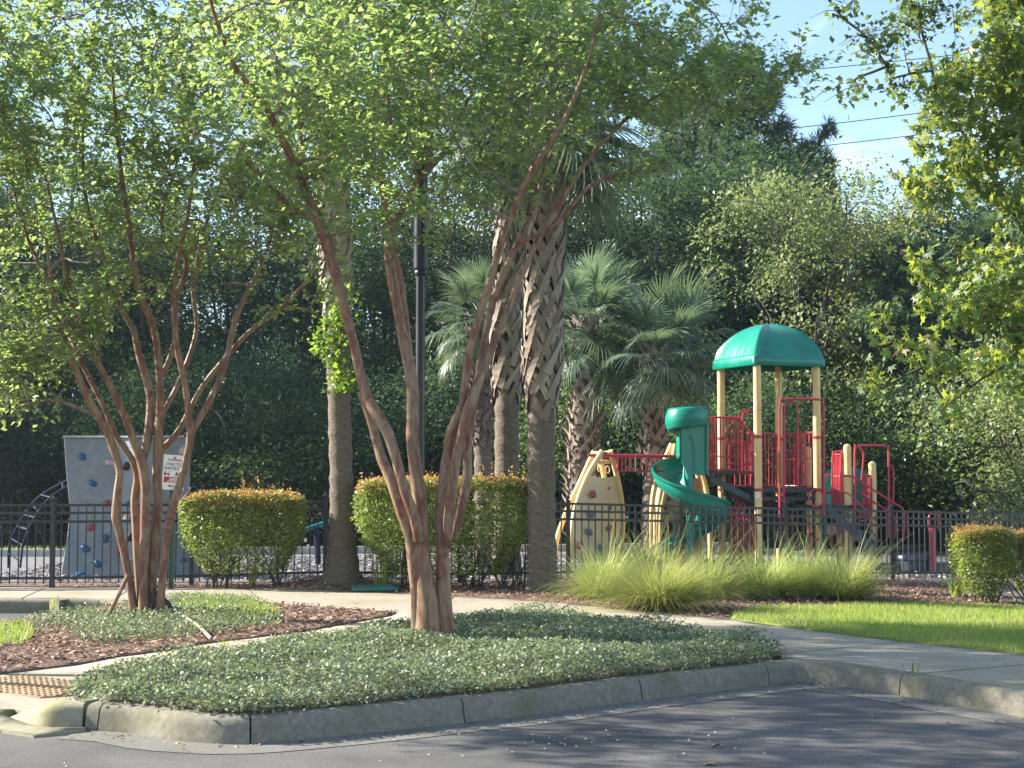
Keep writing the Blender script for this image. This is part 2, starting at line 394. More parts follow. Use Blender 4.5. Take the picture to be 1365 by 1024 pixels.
def kerb_mesh(path, mb, height=.15, width=.17, gaps=(), zf=None):
    P = np.array(path); D = np.r_[0, np.cumsum(np.linalg.norm(np.diff(P, axis=0), axis=1))]
    T = np.gradient(P, axis=0); T /= np.linalg.norm(T, axis=1, keepdims=True); Nn = np.stack([-T[:, 1], T[:, 0]], 1)
    prof = [(0, -.05), (.004, .0), (.024, .11), (.034, .14), (.055, .16), (.09, .168), (.155, .171), (.17, .168), (.17, -.05)]
    ends = list(gaps); segs = []; last = 0
    for g in list(gaps) + [D[-1]]:
        segs.append((last, g - .006)); last = g + .006
    for a, b in segs:
        if b - a < .05: continue
        ss = np.unique(np.r_[a, D[(D > a + .02) & (D < b - .02)], b])
        V = []; k = len(prof)
        for s in ss:
            p = np.array([np.interp(s, D, P[:, 0]), np.interp(s, D, P[:, 1])]); n = np.array([np.interp(s, D, Nn[:, 0]), np.interp(s, D, Nn[:, 1])]); n /= np.linalg.norm(n)
            hs = 1.0 if zf is None else zf(s)
            w = .004 * math.sin(s * 3.1) + .003 * math.sin(s * 11.7)
            for o_, h_ in prof:
                q = p + n * (o_ + w * (h_ > 0)); V.append((q[0], q[1], ROADZ + (h_ if h_ <= 0 else h_ * hs + w * .6)))
        fs = [(i * k + j, (i + 1) * k + j, (i + 1) * k + j + 1, i * k + j + 1) for i in range(len(ss) - 1) for j in range(k - 1)]
        fs += [tuple(range(k)), tuple(range((len(ss) - 1) * k, len(ss) * k))[::-1]]
        mb.add(V, fs)
def arc_at(pxy, path):
    P = np.array(path); D = np.r_[0, np.cumsum(np.linalg.norm(np.diff(P, axis=0), axis=1))]
    return D[np.argmin(np.linalg.norm(P - np.array(pxy), axis=1))]
gaps = [arc_at(gp(x, y, ROADZ), KBs) for x, y in ((122, 975), (335, 992), (619, 963.6), (857, 934), (1016, 914.5), (1198, 927))]
kend = gaps[-1]; gaps += [kend + 1.5 * i for i in range(1, 20)]
mb = MB(); kerb_mesh(KBs, mb, gaps=gaps); mb.build('kerb', M['kerb'], None, True)['kind'] = 'structure'
# flared kerb beside the ramp
FL = spline([(-3.54, 10.80, 0), (-3.36, 10.56, 0), (-3.12, 10.34, 0), (KBs[0][0] - .012, KBs[0][1] + .01, 0)], .05)[:, :2]
mb = MB(); Lf = np.sum(np.linalg.norm(np.diff(FL, axis=0), axis=1))
kerb_mesh(FL, mb, zf=lambda s: max(.06, min(1, (s / Lf / .75))) ** .8)
mb.build('flared_kerb', M['moss_apron'], None, True)['kind'] = 'structure'
# kerb of the side parking bay
LK = spline([(x, y, 0) for x, y in LEFTK], .15)[:, :2]
lkend = int(np.argmin(np.linalg.norm(LK - np.array((-6.4, 11.68)), axis=1)))
mb = MB(); kerb_mesh(offset(LK[:lkend], -.16), mb, gaps=[48.2 + 1.5 * i for i in range(12)]); mb.build('bay_kerb', M['kerb'], None, True)['kind'] = 'structure'
# concrete gutter strip in front of the kerb
G0 = offset(KBs, .02); G1 = offset(KBs, -.34)
mb = MB(); n_ = len(G0); V = []
sl = slice(0, None)
mb.strip([(p[0], p[1], ROADZ + .001) for p in G0[sl]], [(p[0], p[1], ROADZ + .0) for p in G1[sl]])
mb.f = [f[::-1] for f in mb.f]
mb.build('gutter', M['gutter'])['kind'] = 'structure'

# sidewalk
walk = [gp(*p) for p in ((1060, 881), (1047, 874), (973, 857), (870, 841), (767, 829), (665, 832), (600, 845), (400, 872), (299, 884), (224, 899), (169, 913), (125, 925))]
tip = [tuple(p) for p in KBack[2:6]]
WALK = [(-5.0, 10.95), (-3.5, 10.93), (-3.2, 10.7), (-2.9, 10.45)] + [gp(*p) for p in ((160, 930), (250, 905), (400, 880), (600, 856), (700, 845), (860, 850), (1000, 868), (1062, 880))]
i0 = int(np.argmin(np.linalg.norm(KBack - np.array(gp(1062, 879)), axis=1)))
WALK += [tuple(p) for p in KBack[i0 + 1::3]]
WALK += [(40, 11.5)] + [gp(*p) for p in ((1480, 889), (1365, 875), (1203, 857.5), (1101, 845), (973, 827), (885, 819), (737, 804), (640, 798), (540, 793), (400, 787), (258, 785), (100, 784), (0, 784))]
WALK += [(-30, 21.1), (-30, 19.62), (-5.4, 19.54)] + [gp(*p) for p in ((160, 802), (232, 799.5), (320, 803), (400, 809), (470, 814), (528, 818), (520, 823), (400, 845), (291, 858), (205, 872), (100, 890), (0, 904))] + [(-4.3, 11.5), (-5.0, 11.5)]
sheet('sidewalk', WALK, .012, M['concrete'], .35)
# apron of the ramp down to the road
APR = [(-5.8, 11.4), (-5.0, 10.97), (-3.5, 10.95)] + [tuple(q) for q in FL[1::4]] + [(FL[-1][0] + .02, FL[-1][1] - .0), gp(114, 976, ROADZ), gp(45, 983, ROADZ), gp(0, 976, ROADZ), (-4.2, 10.35), (-5.8, 10.95)]
sheet('ramp_apron', APR, .0, M['moss_apron'], .2, zf=lambda x, y: ROADZ + .006 + .047 * np.clip((y - 9.95) / 1.0, 0, 1.2))
# walk joints
mb = MB()
for a, b in (((1047, 873), (1203, 858)), ((1215, 901), (1420, 884)), ((700, 843), (760, 806)), ((560, 838), (606, 796)), ((352, 806), (330, 786)), ((150, 802), (175, 785)), ((20, 803), (60, 785)), ((860, 849), (897, 820)), ((286, 858), (330, 875)), ((-60, 802), (-10, 785)), ((150, 880), (215, 901))):
    A = np.array(gp(*a)); B = np.array(gp(*b)); d = (B - A) / np.linalg.norm(B - A); nrm = np.array([-d[1], d[0]]) * .007
    ks = [A + (B - A) * t for t in np.linspace(0, 1, 12)]
    mb.strip([(*(k - nrm), float(gz(*k)) + .0155) for k in ks], [(*(k + nrm), float(gz(*k)) + .0155) for k in ks])
o = mb.build('sidewalk_joint', M['joint']); o['kind'] = 'structure'

# tactile mat with domes
mq = [gp(*p) for p in ((-52, 914), (36, 905), (117, 915), (96, 931), (53, 935), (-10, 925.5))]
mt = sheet('tactile_mat', mq, .02, M['mat'], .2, kind=None)
tag(mt, 'tan brown tactile paving mat with rows of domes on the sidewalk ramp', 'tactile mat')
mb = MB(); u_ = np.array([.425, .905]); v_ = np.array([.905, -.425]); c0 = np.mean(mq, axis=0)
for i in range(-16, 17):
    for j in range(-16, 17):
        p = c0 + u_ * i * .06 + v_ * j * .06
        if in_poly(mq, np.array([p]))[0]:
            z = float(gz(*p)) + .019; mb.lathe([(.017, 0), (.015, .007), (.009, .01)], (p[0], p[1], z), 8)
mb.build('dome', M['mat'], mt)['kind'] = 'stuff'

# ------------------------------------------------------------------ beds, lawn, playground floor
COVER = [tuple(p) for p in KBack[1:i0 - 1:2]] + [gp(*p) for p in ((1040, 874), (973, 856), (870, 840), (767, 828), (690, 824), (630, 830), (540, 842), (400, 859), (299, 873), (224, 889), (169, 904), (112, 919), (98, 933))]
sheet('planting_bed', COVER, .03, M['soil'], .25)
ISLE = [gp(*p) for p in ((100, 890), (205, 872), (291, 858), (400, 845), (520, 823), (528, 818.5), (470, 814), (400, 809), (320, 803), (232, 799.5))] + [(-4.75, 18.3), (-4.9, 17.6), (-5.15, 16.9), (-5.5, 15.8), (-6.7, 15.0), (-8.3, 13.9), (-8.6, 13.1), (-8.1, 12.5), (-6.4, 12.0), (-5.0, 11.5)] + [gp(0, 904)]
sheet('mulch_island', ISLE, .022, M['mulch'], .25)
BED = [(-30, 22.6), (-30, 21.25)] + [gp(*p) for p in ((0, 783), (258, 784), (400, 786), (540, 792), (640, 797), (737, 803), (885, 818), (973, 826), (1000, 812), (1100, 810), (1200, 806), (1365, 812))] + [(14, 20.2), (14, 25.5), (8.3, 26.5), (4.3, 24.6), (.84, 23.05), (-.8, 22.4)]
sheet('mulch_bed', BED, .014, M['mulch'], .3)
LAWN = [gp(*p) for p in ((973, 827), (1101, 844.5), (1203, 857), (1365, 874.5), (1480, 888.5))] + [(14, 12.1), (14, 20.0)] + [gp(*p) for p in ((1365, 811), (1200, 806), (1100, 810), (1000, 812), (985, 818))]
sheet('lawn', LAWN, .02, M['lawn'], .3)
PLAY = [(-30, 22.65), (-.8, 22.45), (.84, 23.1), (4.3, 24.65), (8.3, 26.55), (10.6, 33), (10.2, 38), (6, 33.5), (-8, 29.9), (-30, 29.9)]
sheet('playground_surface', PLAY, .02, M['playmulch'], .5)
mb = MB()
for a, b in (((-30, 30), (-8, 30)), ((-8, 30), (6, 33.6)), ((6, 33.6), (10.2, 38.1))):
    A, B = Vector((*a, 0)), Vector((*b, 0)); d = B - A; ang = math.atan2(d.y, d.x)
    zz = float(gz(*((A + B) / 2).to_2d()))
    mb.box((*((A + B) / 2).to_2d(), zz + .06), (d.length - .02, .14, .2), Matrix.Rotation(ang, 3, 'Z'), .015)
tag(mb.build('playground_edging', M['timber']), 'pale low edging along the far side of the wood chips', 'edging')
BACKL = [(-40, 30.1), (-8, 30.1), (-2, 31.8), (-2, 33), (-40, 33)]
sheet('back_lawn', BACKL, .02, M['lawn'], .8)

def ground_z(p): return gz(p[:, 0], p[:, 1])
# ground cover
p = scatter(COVER, 78000); h = .03 + .04 * np.sin(p[:, 0] * 2.3 + 1) * np.sin(p[:, 1] * 2.7) + .05
patch = np.sin(p[:, 0] * 3.7 + 1.3 * np.sin(p[:, 1] * 2.1)) + np.sin(p[:, 1] * 4.9 + p[:, 0] * 1.7) + .7 * np.sin(p[:, 0] * 9.1 - p[:, 1] * 7.3)
keep = (patch > -1.7) | (rng.random(len(p)) < .45); p = p[keep]; h = (h + .035 * np.clip(patch, -1, 2))[keep]
C = np.c_[p, ground_z(p) + .03 + h * rng.random(len(p)) ** .7 + .02]
V1, F1 = leaf_arrays(C, .028, .4, .58, .25, sizevar=.6)
# sprays that spill over the edges
edge = np.array(COVER); k = rng.integers(0, len(edge), 5000); t = rng.random(5000)[:, None]; pe = edge[k] * (1 - t) + edge[(k + 1) % len(edge)] * t + rng.normal(0, .045, (5000, 2))
C = np.c_[pe, ground_z(pe) + .03 + .07 * rng.random(len(pe))]; V2, F2 = leaf_arrays(C, .034, .8, .58, .25)
o = link('ground_cover', np_mesh('ground_cover', np.vstack([V1, V2]), np.vstack([F1, F2 + len(V1)])), M['cover'])
tag(o, 'low glossy dark green jasmine ground cover filling the kerbed island round the trunk', 'ground cover', None, 'stuff')
IC = [gp(*q) for q in ((60, 850), (130, 862), (240, 858), (285, 850), (375, 838), (380, 824), (330, 806), (235, 803), (150, 815), (60, 830), (0, 845), (0, 862))]
p = scatter(IC, 23000); keep = (np.sin(p[:, 0] * 3.1) + np.sin(p[:, 1] * 2.3 + p[:, 0]) + rng.normal(0, .8, len(p))) > -1.0; p = p[keep]
C = np.c_[p, ground_z(p) + .02 + .12 * rng.random(len(p))]; V1, F1 = leaf_arrays(C, .03, .4, .58, .25)
o = link('ground_cover', np_mesh('island_cover', V1, F1), M['cover'])
tag(o, 'patchy low ground cover under the left crape myrtle on the mulch island', 'ground cover', None, 'stuff')
# bark chips
def chips(poly, n, size, lab):
    p = scatter(poly, n); C = np.c_[p, ground_z(p) + .024 + .012 * rng.random(n)]
    V, Fc = leaf_arrays(C, size, 1.3, .32, .1, sizevar=.6)
    o = link('bark_chips', np_mesh('bark_chips', V, Fc), M['chips']); return tag(o, lab, 'bark chips', None, 'stuff')
chips(ISLE, 16000, .06, 'loose reddish bark chips covering the left mulch island')
chips([q for q in BED if -9 < q[0] < 13] , 16000, .06, 'loose bark chips in the long bed along the black fence')
p = scatter([(-8, 22.7), (-.8, 22.5), (.84, 23.1), (4.3, 24.7), (8.3, 26.6), (10, 30), (6, 31), (-8, 29.5)], 26000); C = np.c_[p, ground_z(p) + .022 + .015 * rng.random(len(p))]
V, Fc = leaf_arrays(C, .09, 1.2, .4, .1, sizevar=.5)
M['pchip'] = leafmat('grey_wood_chip', [(0, (.09, .085, .09)), (.5, (.2, .185, .19)), (1, (.46, .43, .43))], (.2, .2, .2), .05, .85)
tag(link('wood_chips', np_mesh('wood_chips', V, Fc), M['pchip']), 'loose grey wood chips on the playground floor behind the fence', 'wood chips', None, 'stuff')

def blades(p, h, w, lean=.5, rnd=rng, base=.0):
    n = len(p); z = ground_z(p) + base; a = rnd.random(n) * 2 * math.pi; l = h * (.5 + rnd.random(n)); d = np.c_[np.cos(a), np.sin(a)]
    s = np.c_[-np.sin(a), np.cos(a)] * w; B = np.c_[p, z]
    tipp = np.c_[p + d * (lean * l * rnd.random(n))[:, None], z + l]
    V = np.stack([np.c_[p - s, z], np.c_[p + s, z], tipp], 1).reshape(-1, 3); return V, np.arange(3 * n).reshape(n, 3)
LW = [q for q in LAWN]; LW = [(min(x, 8.5), y) for x, y in LW]
p = scatter(LW, 60000); V, Fc = blades(p, .05, .004, 1.1, base=.015)
tag(link('grass', np_mesh('lawn_grass', V, Fc), M['grass']), 'short bright lawn grass between the walk and the playground bed', 'grass', None, 'stuff')
p = scatter([gp(*q) for q in ((235, 803), (330, 806), (372, 826), (300, 824), (240, 822))], 5500); V, Fc = blades(p, .11, .005, .8)
tag(link('grass', np_mesh('island_grass', V, Fc), M['grass']), 'bright weedy grass on the back of the mulch island beside the red trunks', 'grass', None, 'stuff')
p = scatter([gp(*q) for q in ((-40, 846), (30, 838), (45, 850), (30, 862), (-40, 868))], 2500); V, Fc = blades(p, .1, .005, .8)
tag(link('grass', np_mesh('corner_grass', V, Fc), M['grass']), 'small bright grass patch at the left end of the mulch island', 'grass', None, 'stuff')
p = scatter(BACKL[:4] + [(-12, 33)], 9000); V, Fc = blades(p, .1, .01, .8)
tag(link('grass', np_mesh('far_grass', V, Fc), M['grass']), 'far strip of lawn grass behind the playground edging', 'grass', None, 'stuff')

def weed(px, py, n, h, w, label, mat, nm='grass_tuft', cat='grass tuft', spread=.06, z=None, lean=.55):
    x, y = gp(px, py) if z is None else gp(px, py, z)
    z0 = float(gz(x, y)) + .015 if z is None else z
    mbb = MB()
    for i in range(n):
        a = random.random() * 6.283; ln = h * random.uniform(.55, 1.1); le = random.uniform(.1, 1) * lean
        bx, by = x + random.gauss(0, spread * .5), y + random.gauss(0, spread * .5); A = []; B = []
        for k in range(5):
            t = k / 4; ww = w * (1 - t ** 2 * .96)
            cx, cy, cz = bx + math.cos(a) * le * ln * t ** 1.7, by + math.sin(a) * le * ln * t ** 1.7, z0 + ln * (t - .32 * le * t * t)
            A.append((cx - math.sin(a) * ww, cy + math.cos(a) * ww, cz)); B.append((cx + math.sin(a) * ww, cy - math.cos(a) * ww, cz))
        mbb.strip(A, B)
    return tag(mbb.build(nm, mat), label, cat)
weed(300, 868, 14, .16, .004, 'small grass tuft at the edge of the strip walk by the ground cover', M['grass'])
weed(72, 815, 12, .28, .005, 'lone pale grass tuft beside the parking bay left of the red trunks', M['grass'])
weed(1218, 900, 10, .16, .004, 'tiny weed sprouting from the sidewalk joint by the right kerb', M['grass'])
weed(297, 812, 14, .3, .005, 'bright weed tuft standing behind the island grass', M['grass'])
weed(512, 786, 34, .7, .012, 'green strap-leaved plant at the foot of the big hedge beside the palm', M['grass'], 'strap_leaf_plant', 'plant', .12, lean=.8)
weed(1270, 797, 30, .42, .011, 'green strap-leaved plant growing beside the right hedge', M['grass'], 'strap_leaf_plant', 'plant', .14, lean=.6)
weed(337, 783, 16, .42, .007, 'upright weed growing between the stems of the small hedge', M['grass'])

# fountain grass clumps
def clump(px, py, rad, h, n, label):
    x, y = gp(px, py); z0 = float(gz(x, y)); NS = 8
    n = int(n * 1.05); a = rng.random(n) * 2 * math.pi; phi = (.04 + 1.12 * rng.random(n) ** .8); L = h * (.8 + .6 * rng.random(n) + .75 * (rng.random(n) < .05)); cv = .25 + .95 * rng.random(n) + .35 * phi
    b = .20 * np.sqrt(rng.random(n)); ba = a + rng.normal(0, .8, n); cx = x + np.cos(ba) * b; cy = y + np.sin(ba) * b; cz = np.full(n, z0 + .01)
    Vs = []; w0 = .0052 * (.6 + .6 * rng.random(n))
    for k in range(NS + 1):
        t = k / NS; w = w0 * (1 - .92 * t ** 1.5); sx, sy = -np.sin(a) * w, np.cos(a) * w
        Vs += [np.c_[cx - sx, cy - sy, cz], np.c_[cx + sx, cy + sy, cz]]
        ph = phi + cv * ((k + .5) / NS) ** 1.6; st = L / NS; a = a + rng.normal(0, .03, n)
        cx = cx + np.sin(ph) * np.cos(a) * st * rad * 1.25; cy = cy + np.sin(ph) * np.sin(a) * st * rad * 1.25; cz = np.maximum(cz + np.cos(ph) * st, z0 + .02)
    K = 2 * (NS + 1); V = np.stack(Vs, 1).reshape(-1, 3)
    q = np.array([[2 * k, 2 * k + 1, 2 * k + 3, 2 * k + 2] for k in range(NS)])[None] + np.arange(n)[:, None, None] * K
    o = link('fountain_grass', np_mesh('fountain_grass', V, q.reshape(-1, 4)), M['muhly'])
    return tag(o, label, 'ornamental grass', 'fountain grass clumps along the fence')
clump(805, 800, .9, .56, 1900, 'fountain grass clump next to the dark palm trunk')
clump(880, 813, 1.15, .6, 3000, 'broad fountain grass clump spilling onto the sidewalk edge')
clump(945, 799, .95, .58, 1900, 'fountain grass clump under the spiral slide behind the broad one')
clump(1020, 797, .95, .56, 1900, 'fountain grass clump in front of the yellow tower posts')
clump(1075, 794, .85, .56, 1600, 'fountain grass clump in front of the red ladder loops')
clump(1125, 801, .95, .6, 2100, 'end fountain grass clump by the lawn and the stair rails')
clump(850, 786, .9, .64, 1600, 'rear fountain grass clump against the fence below the spire')

# ------------------------------------------------------------------ fences
def fence(name, pts, label, height=1.17, prs=.11, group=None):
    root = empty(name, (pts[0][0], pts[0][1], pts[0][2]), label, 'fence', group)
    for i, p in enumerate(pts):
        q = MB(); q.box((p[0], p[1], p[2] + (height + .04) / 2 - .03), (.062, .062, height + .1)); q.box((p[0], p[1], p[2] + height + .065), (.074, .074, .03), None, .012)
        q.lathe([(.02, 0), (.02, .01), (.004, .03)], (p[0], p[1], p[2] + height + .08), 8)
        q.build('post', M['fence'], root)
    for a, b in zip(pts[:-1], pts[1:]):
        A, B = Vector(a), Vector(b); d = B - A; ang = math.atan2(d.y, d.x); L = d.to_2d().length; sl = d.z / L
        Mr = Matrix.Rotation(ang, 3, 'Z') @ Matrix.Rotation(-math.atan(sl), 3, 'Y')
        q = MB(); mid = (A + B) / 2
        for zz in (height - .02, height - .13, height - .25, .14): q.box(mid + Vector((0, 0, zz)), (L - .064, .028, .036), Mr)
        n = int(L / prs); 
        for k in range(1, n):
            t = k / n; p = A.lerp(B, t); q.box(p + Vector((0, 0, (height - .04 + .06) / 2)), (.017, .017, height - .1), Matrix.Rotation(ang, 3, 'Z'))
        q.build('panel', M['fence'], root)
    return root
fp = []
for px, Y in ((-290, 21.2), (-108, 21.35), (73, 21.5), (258, 21.95), (435, 22.2), (613, 22.35), (757, 22.95), (907, 23.65), (1047, 24.5), (1187, 25.4), (1321, 26.35), (1448, 27.4), (1560, 28.6)):
    X = (px - 682.5) * Y / 2050; fp.append((X, Y, float(gz(X, Y)) + .0))
fence('metal_fence', fp, 'front black metal picket fence with three top rails running past hedges and grass')
fb = []
for i, t in enumerate(np.linspace(0, 1, 8)):
    Y = 40 - 12 * t; px = 1130 + 0 * t; X = 9.35 + 2.6 * t; fb.append((X, Y, float(gz(X, Y)) - .02))
fence('metal_fence', fb, 'far black metal picket fence closing the right side of the playground')

# ------------------------------------------------------------------ hedges
def hedge(name, px0, px1, pytop, pybot, Y, depth, label, nleaf, stems, seed, sprigs=()):
    rn = np.random.default_rng(seed); a = at(px0, pytop, Y); b = at(px1, pytop, Y); cx = (a.x + b.x) / 2; hw = (b.x - a.x) / 2; zt = a.z
    z0 = float(gz(cx, Y)); zb = at(0, pybot, Y).z
    root = empty(name, (cx, Y, z0), label, 'hedge')
    n = nleaf; u = rn.uniform(-1, 1, (n, 3)); 
    # push most leaves to the clipped faces
    ax = rn.integers(0, 3, n); face = rn.random(n) < .72; sg = np.where(rn.random(n) < .5, -1, 1); 
    for k in range(3): m = face & (ax == k); u[m, k] = np.where(rn.random(m.sum()) < .85, 1, -1) * (.9 + .1 * rn.random(m.sum())) if k == 2 else sg[m] * (.9 + .12 * rn.random(m.sum()))
    r = np.abs(u); r4 = (r ** 6).sum(1) ** (1 / 6); u = np.where((r4 > 1)[:, None], u / r4[:, None], u)
    tz = (u[:, 2] + 1) / 2; nar = .68 + .32 * sstep(0, .6, tz) 
    lump = 1 + .05 * np.sin(u[:, 0] * 7 + seed) + .04 * np.sin(u[:, 1] * 5 + u[:, 2] * 6)
    X = cx + u[:, 0] * hw * nar * lump; Yy = Y + u[:, 1] * depth / 2 * nar * lump; Z = zb + tz * (zt - zb) + .025 * np.sin(X * 9) * (tz > .8) - .12 * (1 - nar) * rn.random(n)
    gapn = np.sin(X * 6.1 + seed) * np.sin(Z * 7.3 + seed * 2) + .6 * np.sin(X * 13 + Z * 9); thin = ((tz > .3) | (rn.random(n) < .3 + tz)) & ((gapn > -.95) | (rn.random(n) < .35))
    C = np.c_[X, Yy, Z][thin] + rn.normal(0, .022, (thin.sum(), 3)); V, Fc = leaf_arrays(C, .045, .3, .5, .3, rn, sizevar=.6)
    link('foliage', np_mesh('hedge_foliage', V, Fc), M['hedge'], root)
    m = rn.random((n // 4, 2)) * 2 - 1; sq = np.abs(m).max(1) < 1; m = m[sq]
    C = np.c_[cx + m[:, 0] * hw * .97, Y + m[:, 1] * depth * .48, zt - .13 + .19 * rn.random(len(m)) ** .9 - .08 * (np.abs(m[:, 0]) ** 6)]
    tw = []
    for (sx, sh) in sprigs:
        s0 = at(sx, pytop, Y); hh = sh * Y / 2050; k = 16; t = np.linspace(0, 1, k); le = random.uniform(-.2, .2)
        tw.append(np.c_[s0.x + le * t * hh + rn.normal(0, .015, k), Y + rn.normal(0, .02, k), zt + t * hh])
    for _ in range(int(hw * 30)):
        k = 7; t = np.linspace(0, 1, k); hh = rn.uniform(.05, .16); x_ = cx + rn.uniform(-.95, .95) * hw; le = rn.normal(0, .4)
        tw.append(np.c_[x_ + le * hh * t, np.full(k, Y + rn.uniform(-.45, .45) * depth), zt + t * hh])
    C = np.vstack([C] + tw); V, Fc = leaf_arrays(C, .04, .3, .5, .3, rn)
    link('new_growth', np_mesh('hedge_new_growth', V, Fc), M['newleaf'], root)
    q = MB()
    for s in stems:
        s0 = (s - 682.5) * Y / 2050
        for _ in range(5):
            x1 = s0 + rn.normal(0, .05); y1 = Y + rn.normal(0, .06); x2 = x1 + rn.normal(0, .22); y2 = y1 + rn.normal(0, .15)
            pts = spline([(x1, y1, z0 - .03), (x1 * .7 + x2 * .3, y1 * .7 + y2 * .3, z0 + (zb - z0) * .7 + .05), (x2, y2, zb + .35)], .08)
            q.tube(pts, np.linspace(.015, .007, len(pts)), 6)
            for _ in range(3):
                t = pts[rn.integers(len(pts) // 3, len(pts))]; e = t + np.array([rn.normal(0, .12), rn.normal(0, .12), .25]); q.tube([t, (t + e) / 2 + rn.normal(0, .015, 3), e], [.006, .005, .003], 5)
    q.build('stem', M['bark'], root)
    for s in sprigs[:0]: pass
    return root
hedge('hedge', 249, 404, 660, 762, 21.5, 1.1, 'small clipped hedge with orange tips between the red trunks and the first palm', 21000, (285, 300, 375), 3, [(320, 22), (333, 16), (345, 30), (366, 14), (272, 8), (385, 8)])
hedge('hedge', 477, 710, 641, 766, 21.35, 1.35, 'long tall clipped hedge behind the middle crape myrtle trunk', 34000, (540, 620, 640, 675, 692), 4, [(573, 30), (640, 22), (655, 24), (682, 20), (697, 22), (575, 16)])
hedge('hedge', 1272, 1345, 708, 790, 20.9, .9, 'clipped orange tipped hedge beside the lawn at the right fence', 11000, (1303, 1318), 5, [(1300, 12), (1322, 16)])
hedge('hedge', 1338, 1470, 712, 790, 21.3, .9, 'hedge cut by the right edge behind the orange tipped one', 12000, (1365, 1420), 6, [(1350, 10), (1390, 12)])
#@@PART2
# ------------------------------------------------------------------ crape myrtles
def wiggle(n, amp, rn):
    k = max(3, n // 4); c = rn.normal(0, amp, (k, 3)); t = np.linspace(0, k - 1, n)
    return np.stack([np.interp(t, np.arange(k), c[:, j]) for j in range(3)], 1)
def crape(label, Yb, base, stems, blobs, nsec, nter, nleaf, seed, group, twig_extra=()):
    rn = np.random.default_rng(seed); bx, by = gp(*base); z0 = float(gz(bx, by))
    root = empty('crape_myrtle_tree', (bx, by, z0), label, 'tree', group)
    q = MB(); nodes = []; nr = []
    for st in stems:
        P = []
        for i, s in enumerate(st):
            p = at(s[0], s[1], Yb + s[3]); P.append((p.x, p.y, p.z, (.78 if Yb < 15 else .74) * s[2] * (Yb + s[3]) / 2050))
        P = spline(P, .10); w = wiggle(len(P), .012, rn); w[0] *= 0
        lump = 1 + .07 * np.interp(np.arange(len(P)), np.arange(0, len(P) + 4, 4), rn.normal(0, 1, len(np.arange(0, len(P) + 4, 4))))
        pts = P[:, :3] + w * (P[:, 3:4] / .06).clip(.3, 1.2)
        q.tube(pts, P[:, 3] * lump, 12)
        for p, r in zip(pts, P[:, 3]):
            if p[2] > 2.1: nodes.append(p); nr.append(r)
    trunkMB = q
    nodes = list(nodes); nr = list(nr); br = MB()
    zc = np.array([b[0][2] for b in blobs]).mean()
    def connect(t, rmax, rmin, sides, sag):
        Nn = np.array(nodes); d = t - Nn; L = np.linalg.norm(d, axis=1)
        cost = L + np.where(Nn[:, 2] > t[2] + .05, 1.5 * (Nn[:, 2] - t[2]), 0) + np.where(np.array(nr) < rmin, .3, 0)
        i = int(np.argmin(cost)); a = Nn[i]; v = t - a; ln = np.linalg.norm(v)
        if ln < .05: return None
        r0 = min(nr[i] * .7, rmax * (.5 + .5 * min(1, ln)))
        m1 = a + v * .35 + np.array([0, 0, sag * ln]) + rn.normal(0, .05 * ln, 3); m2 = a + v * .7 + np.array([0, 0, sag * .7 * ln]) + rn.normal(0, .05 * ln, 3)
        pts = spline(np.array([a, m1, m2, t]), .12); rr = np.linspace(r0, rmin, len(pts))
        br.tube(pts, rr, sides, False)
        for p, r in zip(pts[1:], rr[1:]): nodes.append(p); nr.append(r)
        return pts
    T = in_blobs(blobs, nsec, rn, .5); T = T[np.argsort(np.linalg.norm(T - np.array([bx, by, 2.2]), axis=1))]
    for t in T: connect(t, .04, .010, 6, .12)
    T = in_blobs(blobs, nter, rn, .38); T = T[np.argsort(np.linalg.norm(T - np.array([bx, by, 3]), axis=1))]
    T = np.vstack([T] + [np.array([x]) for x in twig_extra]) if len(twig_extra) else T
    Cs = []; Ax = []
    for t in T:
        pts = connect(t, .013, .0032, 4, .05)
        if pts is None: continue
        k = max(6, int(nleaf * (.5 + rn.random())))
        e = pts[-1]; d = pts[-1] - pts[max(0, len(pts) - 4)]; d = d / (np.linalg.norm(d) + 1e-6)
        s = rn.random(k)[:, None]; spread = rn.uniform(.10, .2)
        # several small shoots fan out from the twig end
        sh = norm(d + .75 * rn.normal(size=(5, 3))); pick = rn.integers(0, 5, k); along = rn.random(k)[:, None]
        Cs.append(e - d * .12 + sh[pick] * along * rn.uniform(.25, .45) + rn.normal(0, .03, (k, 3))); Ax.append(sh[pick])
        for j in range(5): br.tube([e - d * .12, e - d * .12 + sh[j] * .3], [.0028, .0015], 3, False)
    C = np.vstack(Cs); A = np.vstack(Ax)
    V, Fc = leaf_arrays(C, .072, .6, .6, .25, rn, .15, axis=A + rn.normal(0, .6, A.shape))
    trunkMB.build('trunk', M['crape'], root, True)
    br.build('branches', M['twig'], root, True)
    link('crown', np_mesh('crape_crown', V, Fc), M['crapeleaf'], root)
    return root
def blob(px, py, Y, rx, ry, rz, w=1.0): return (tuple(at(px, py, Y)), (rx, ry, rz), w)

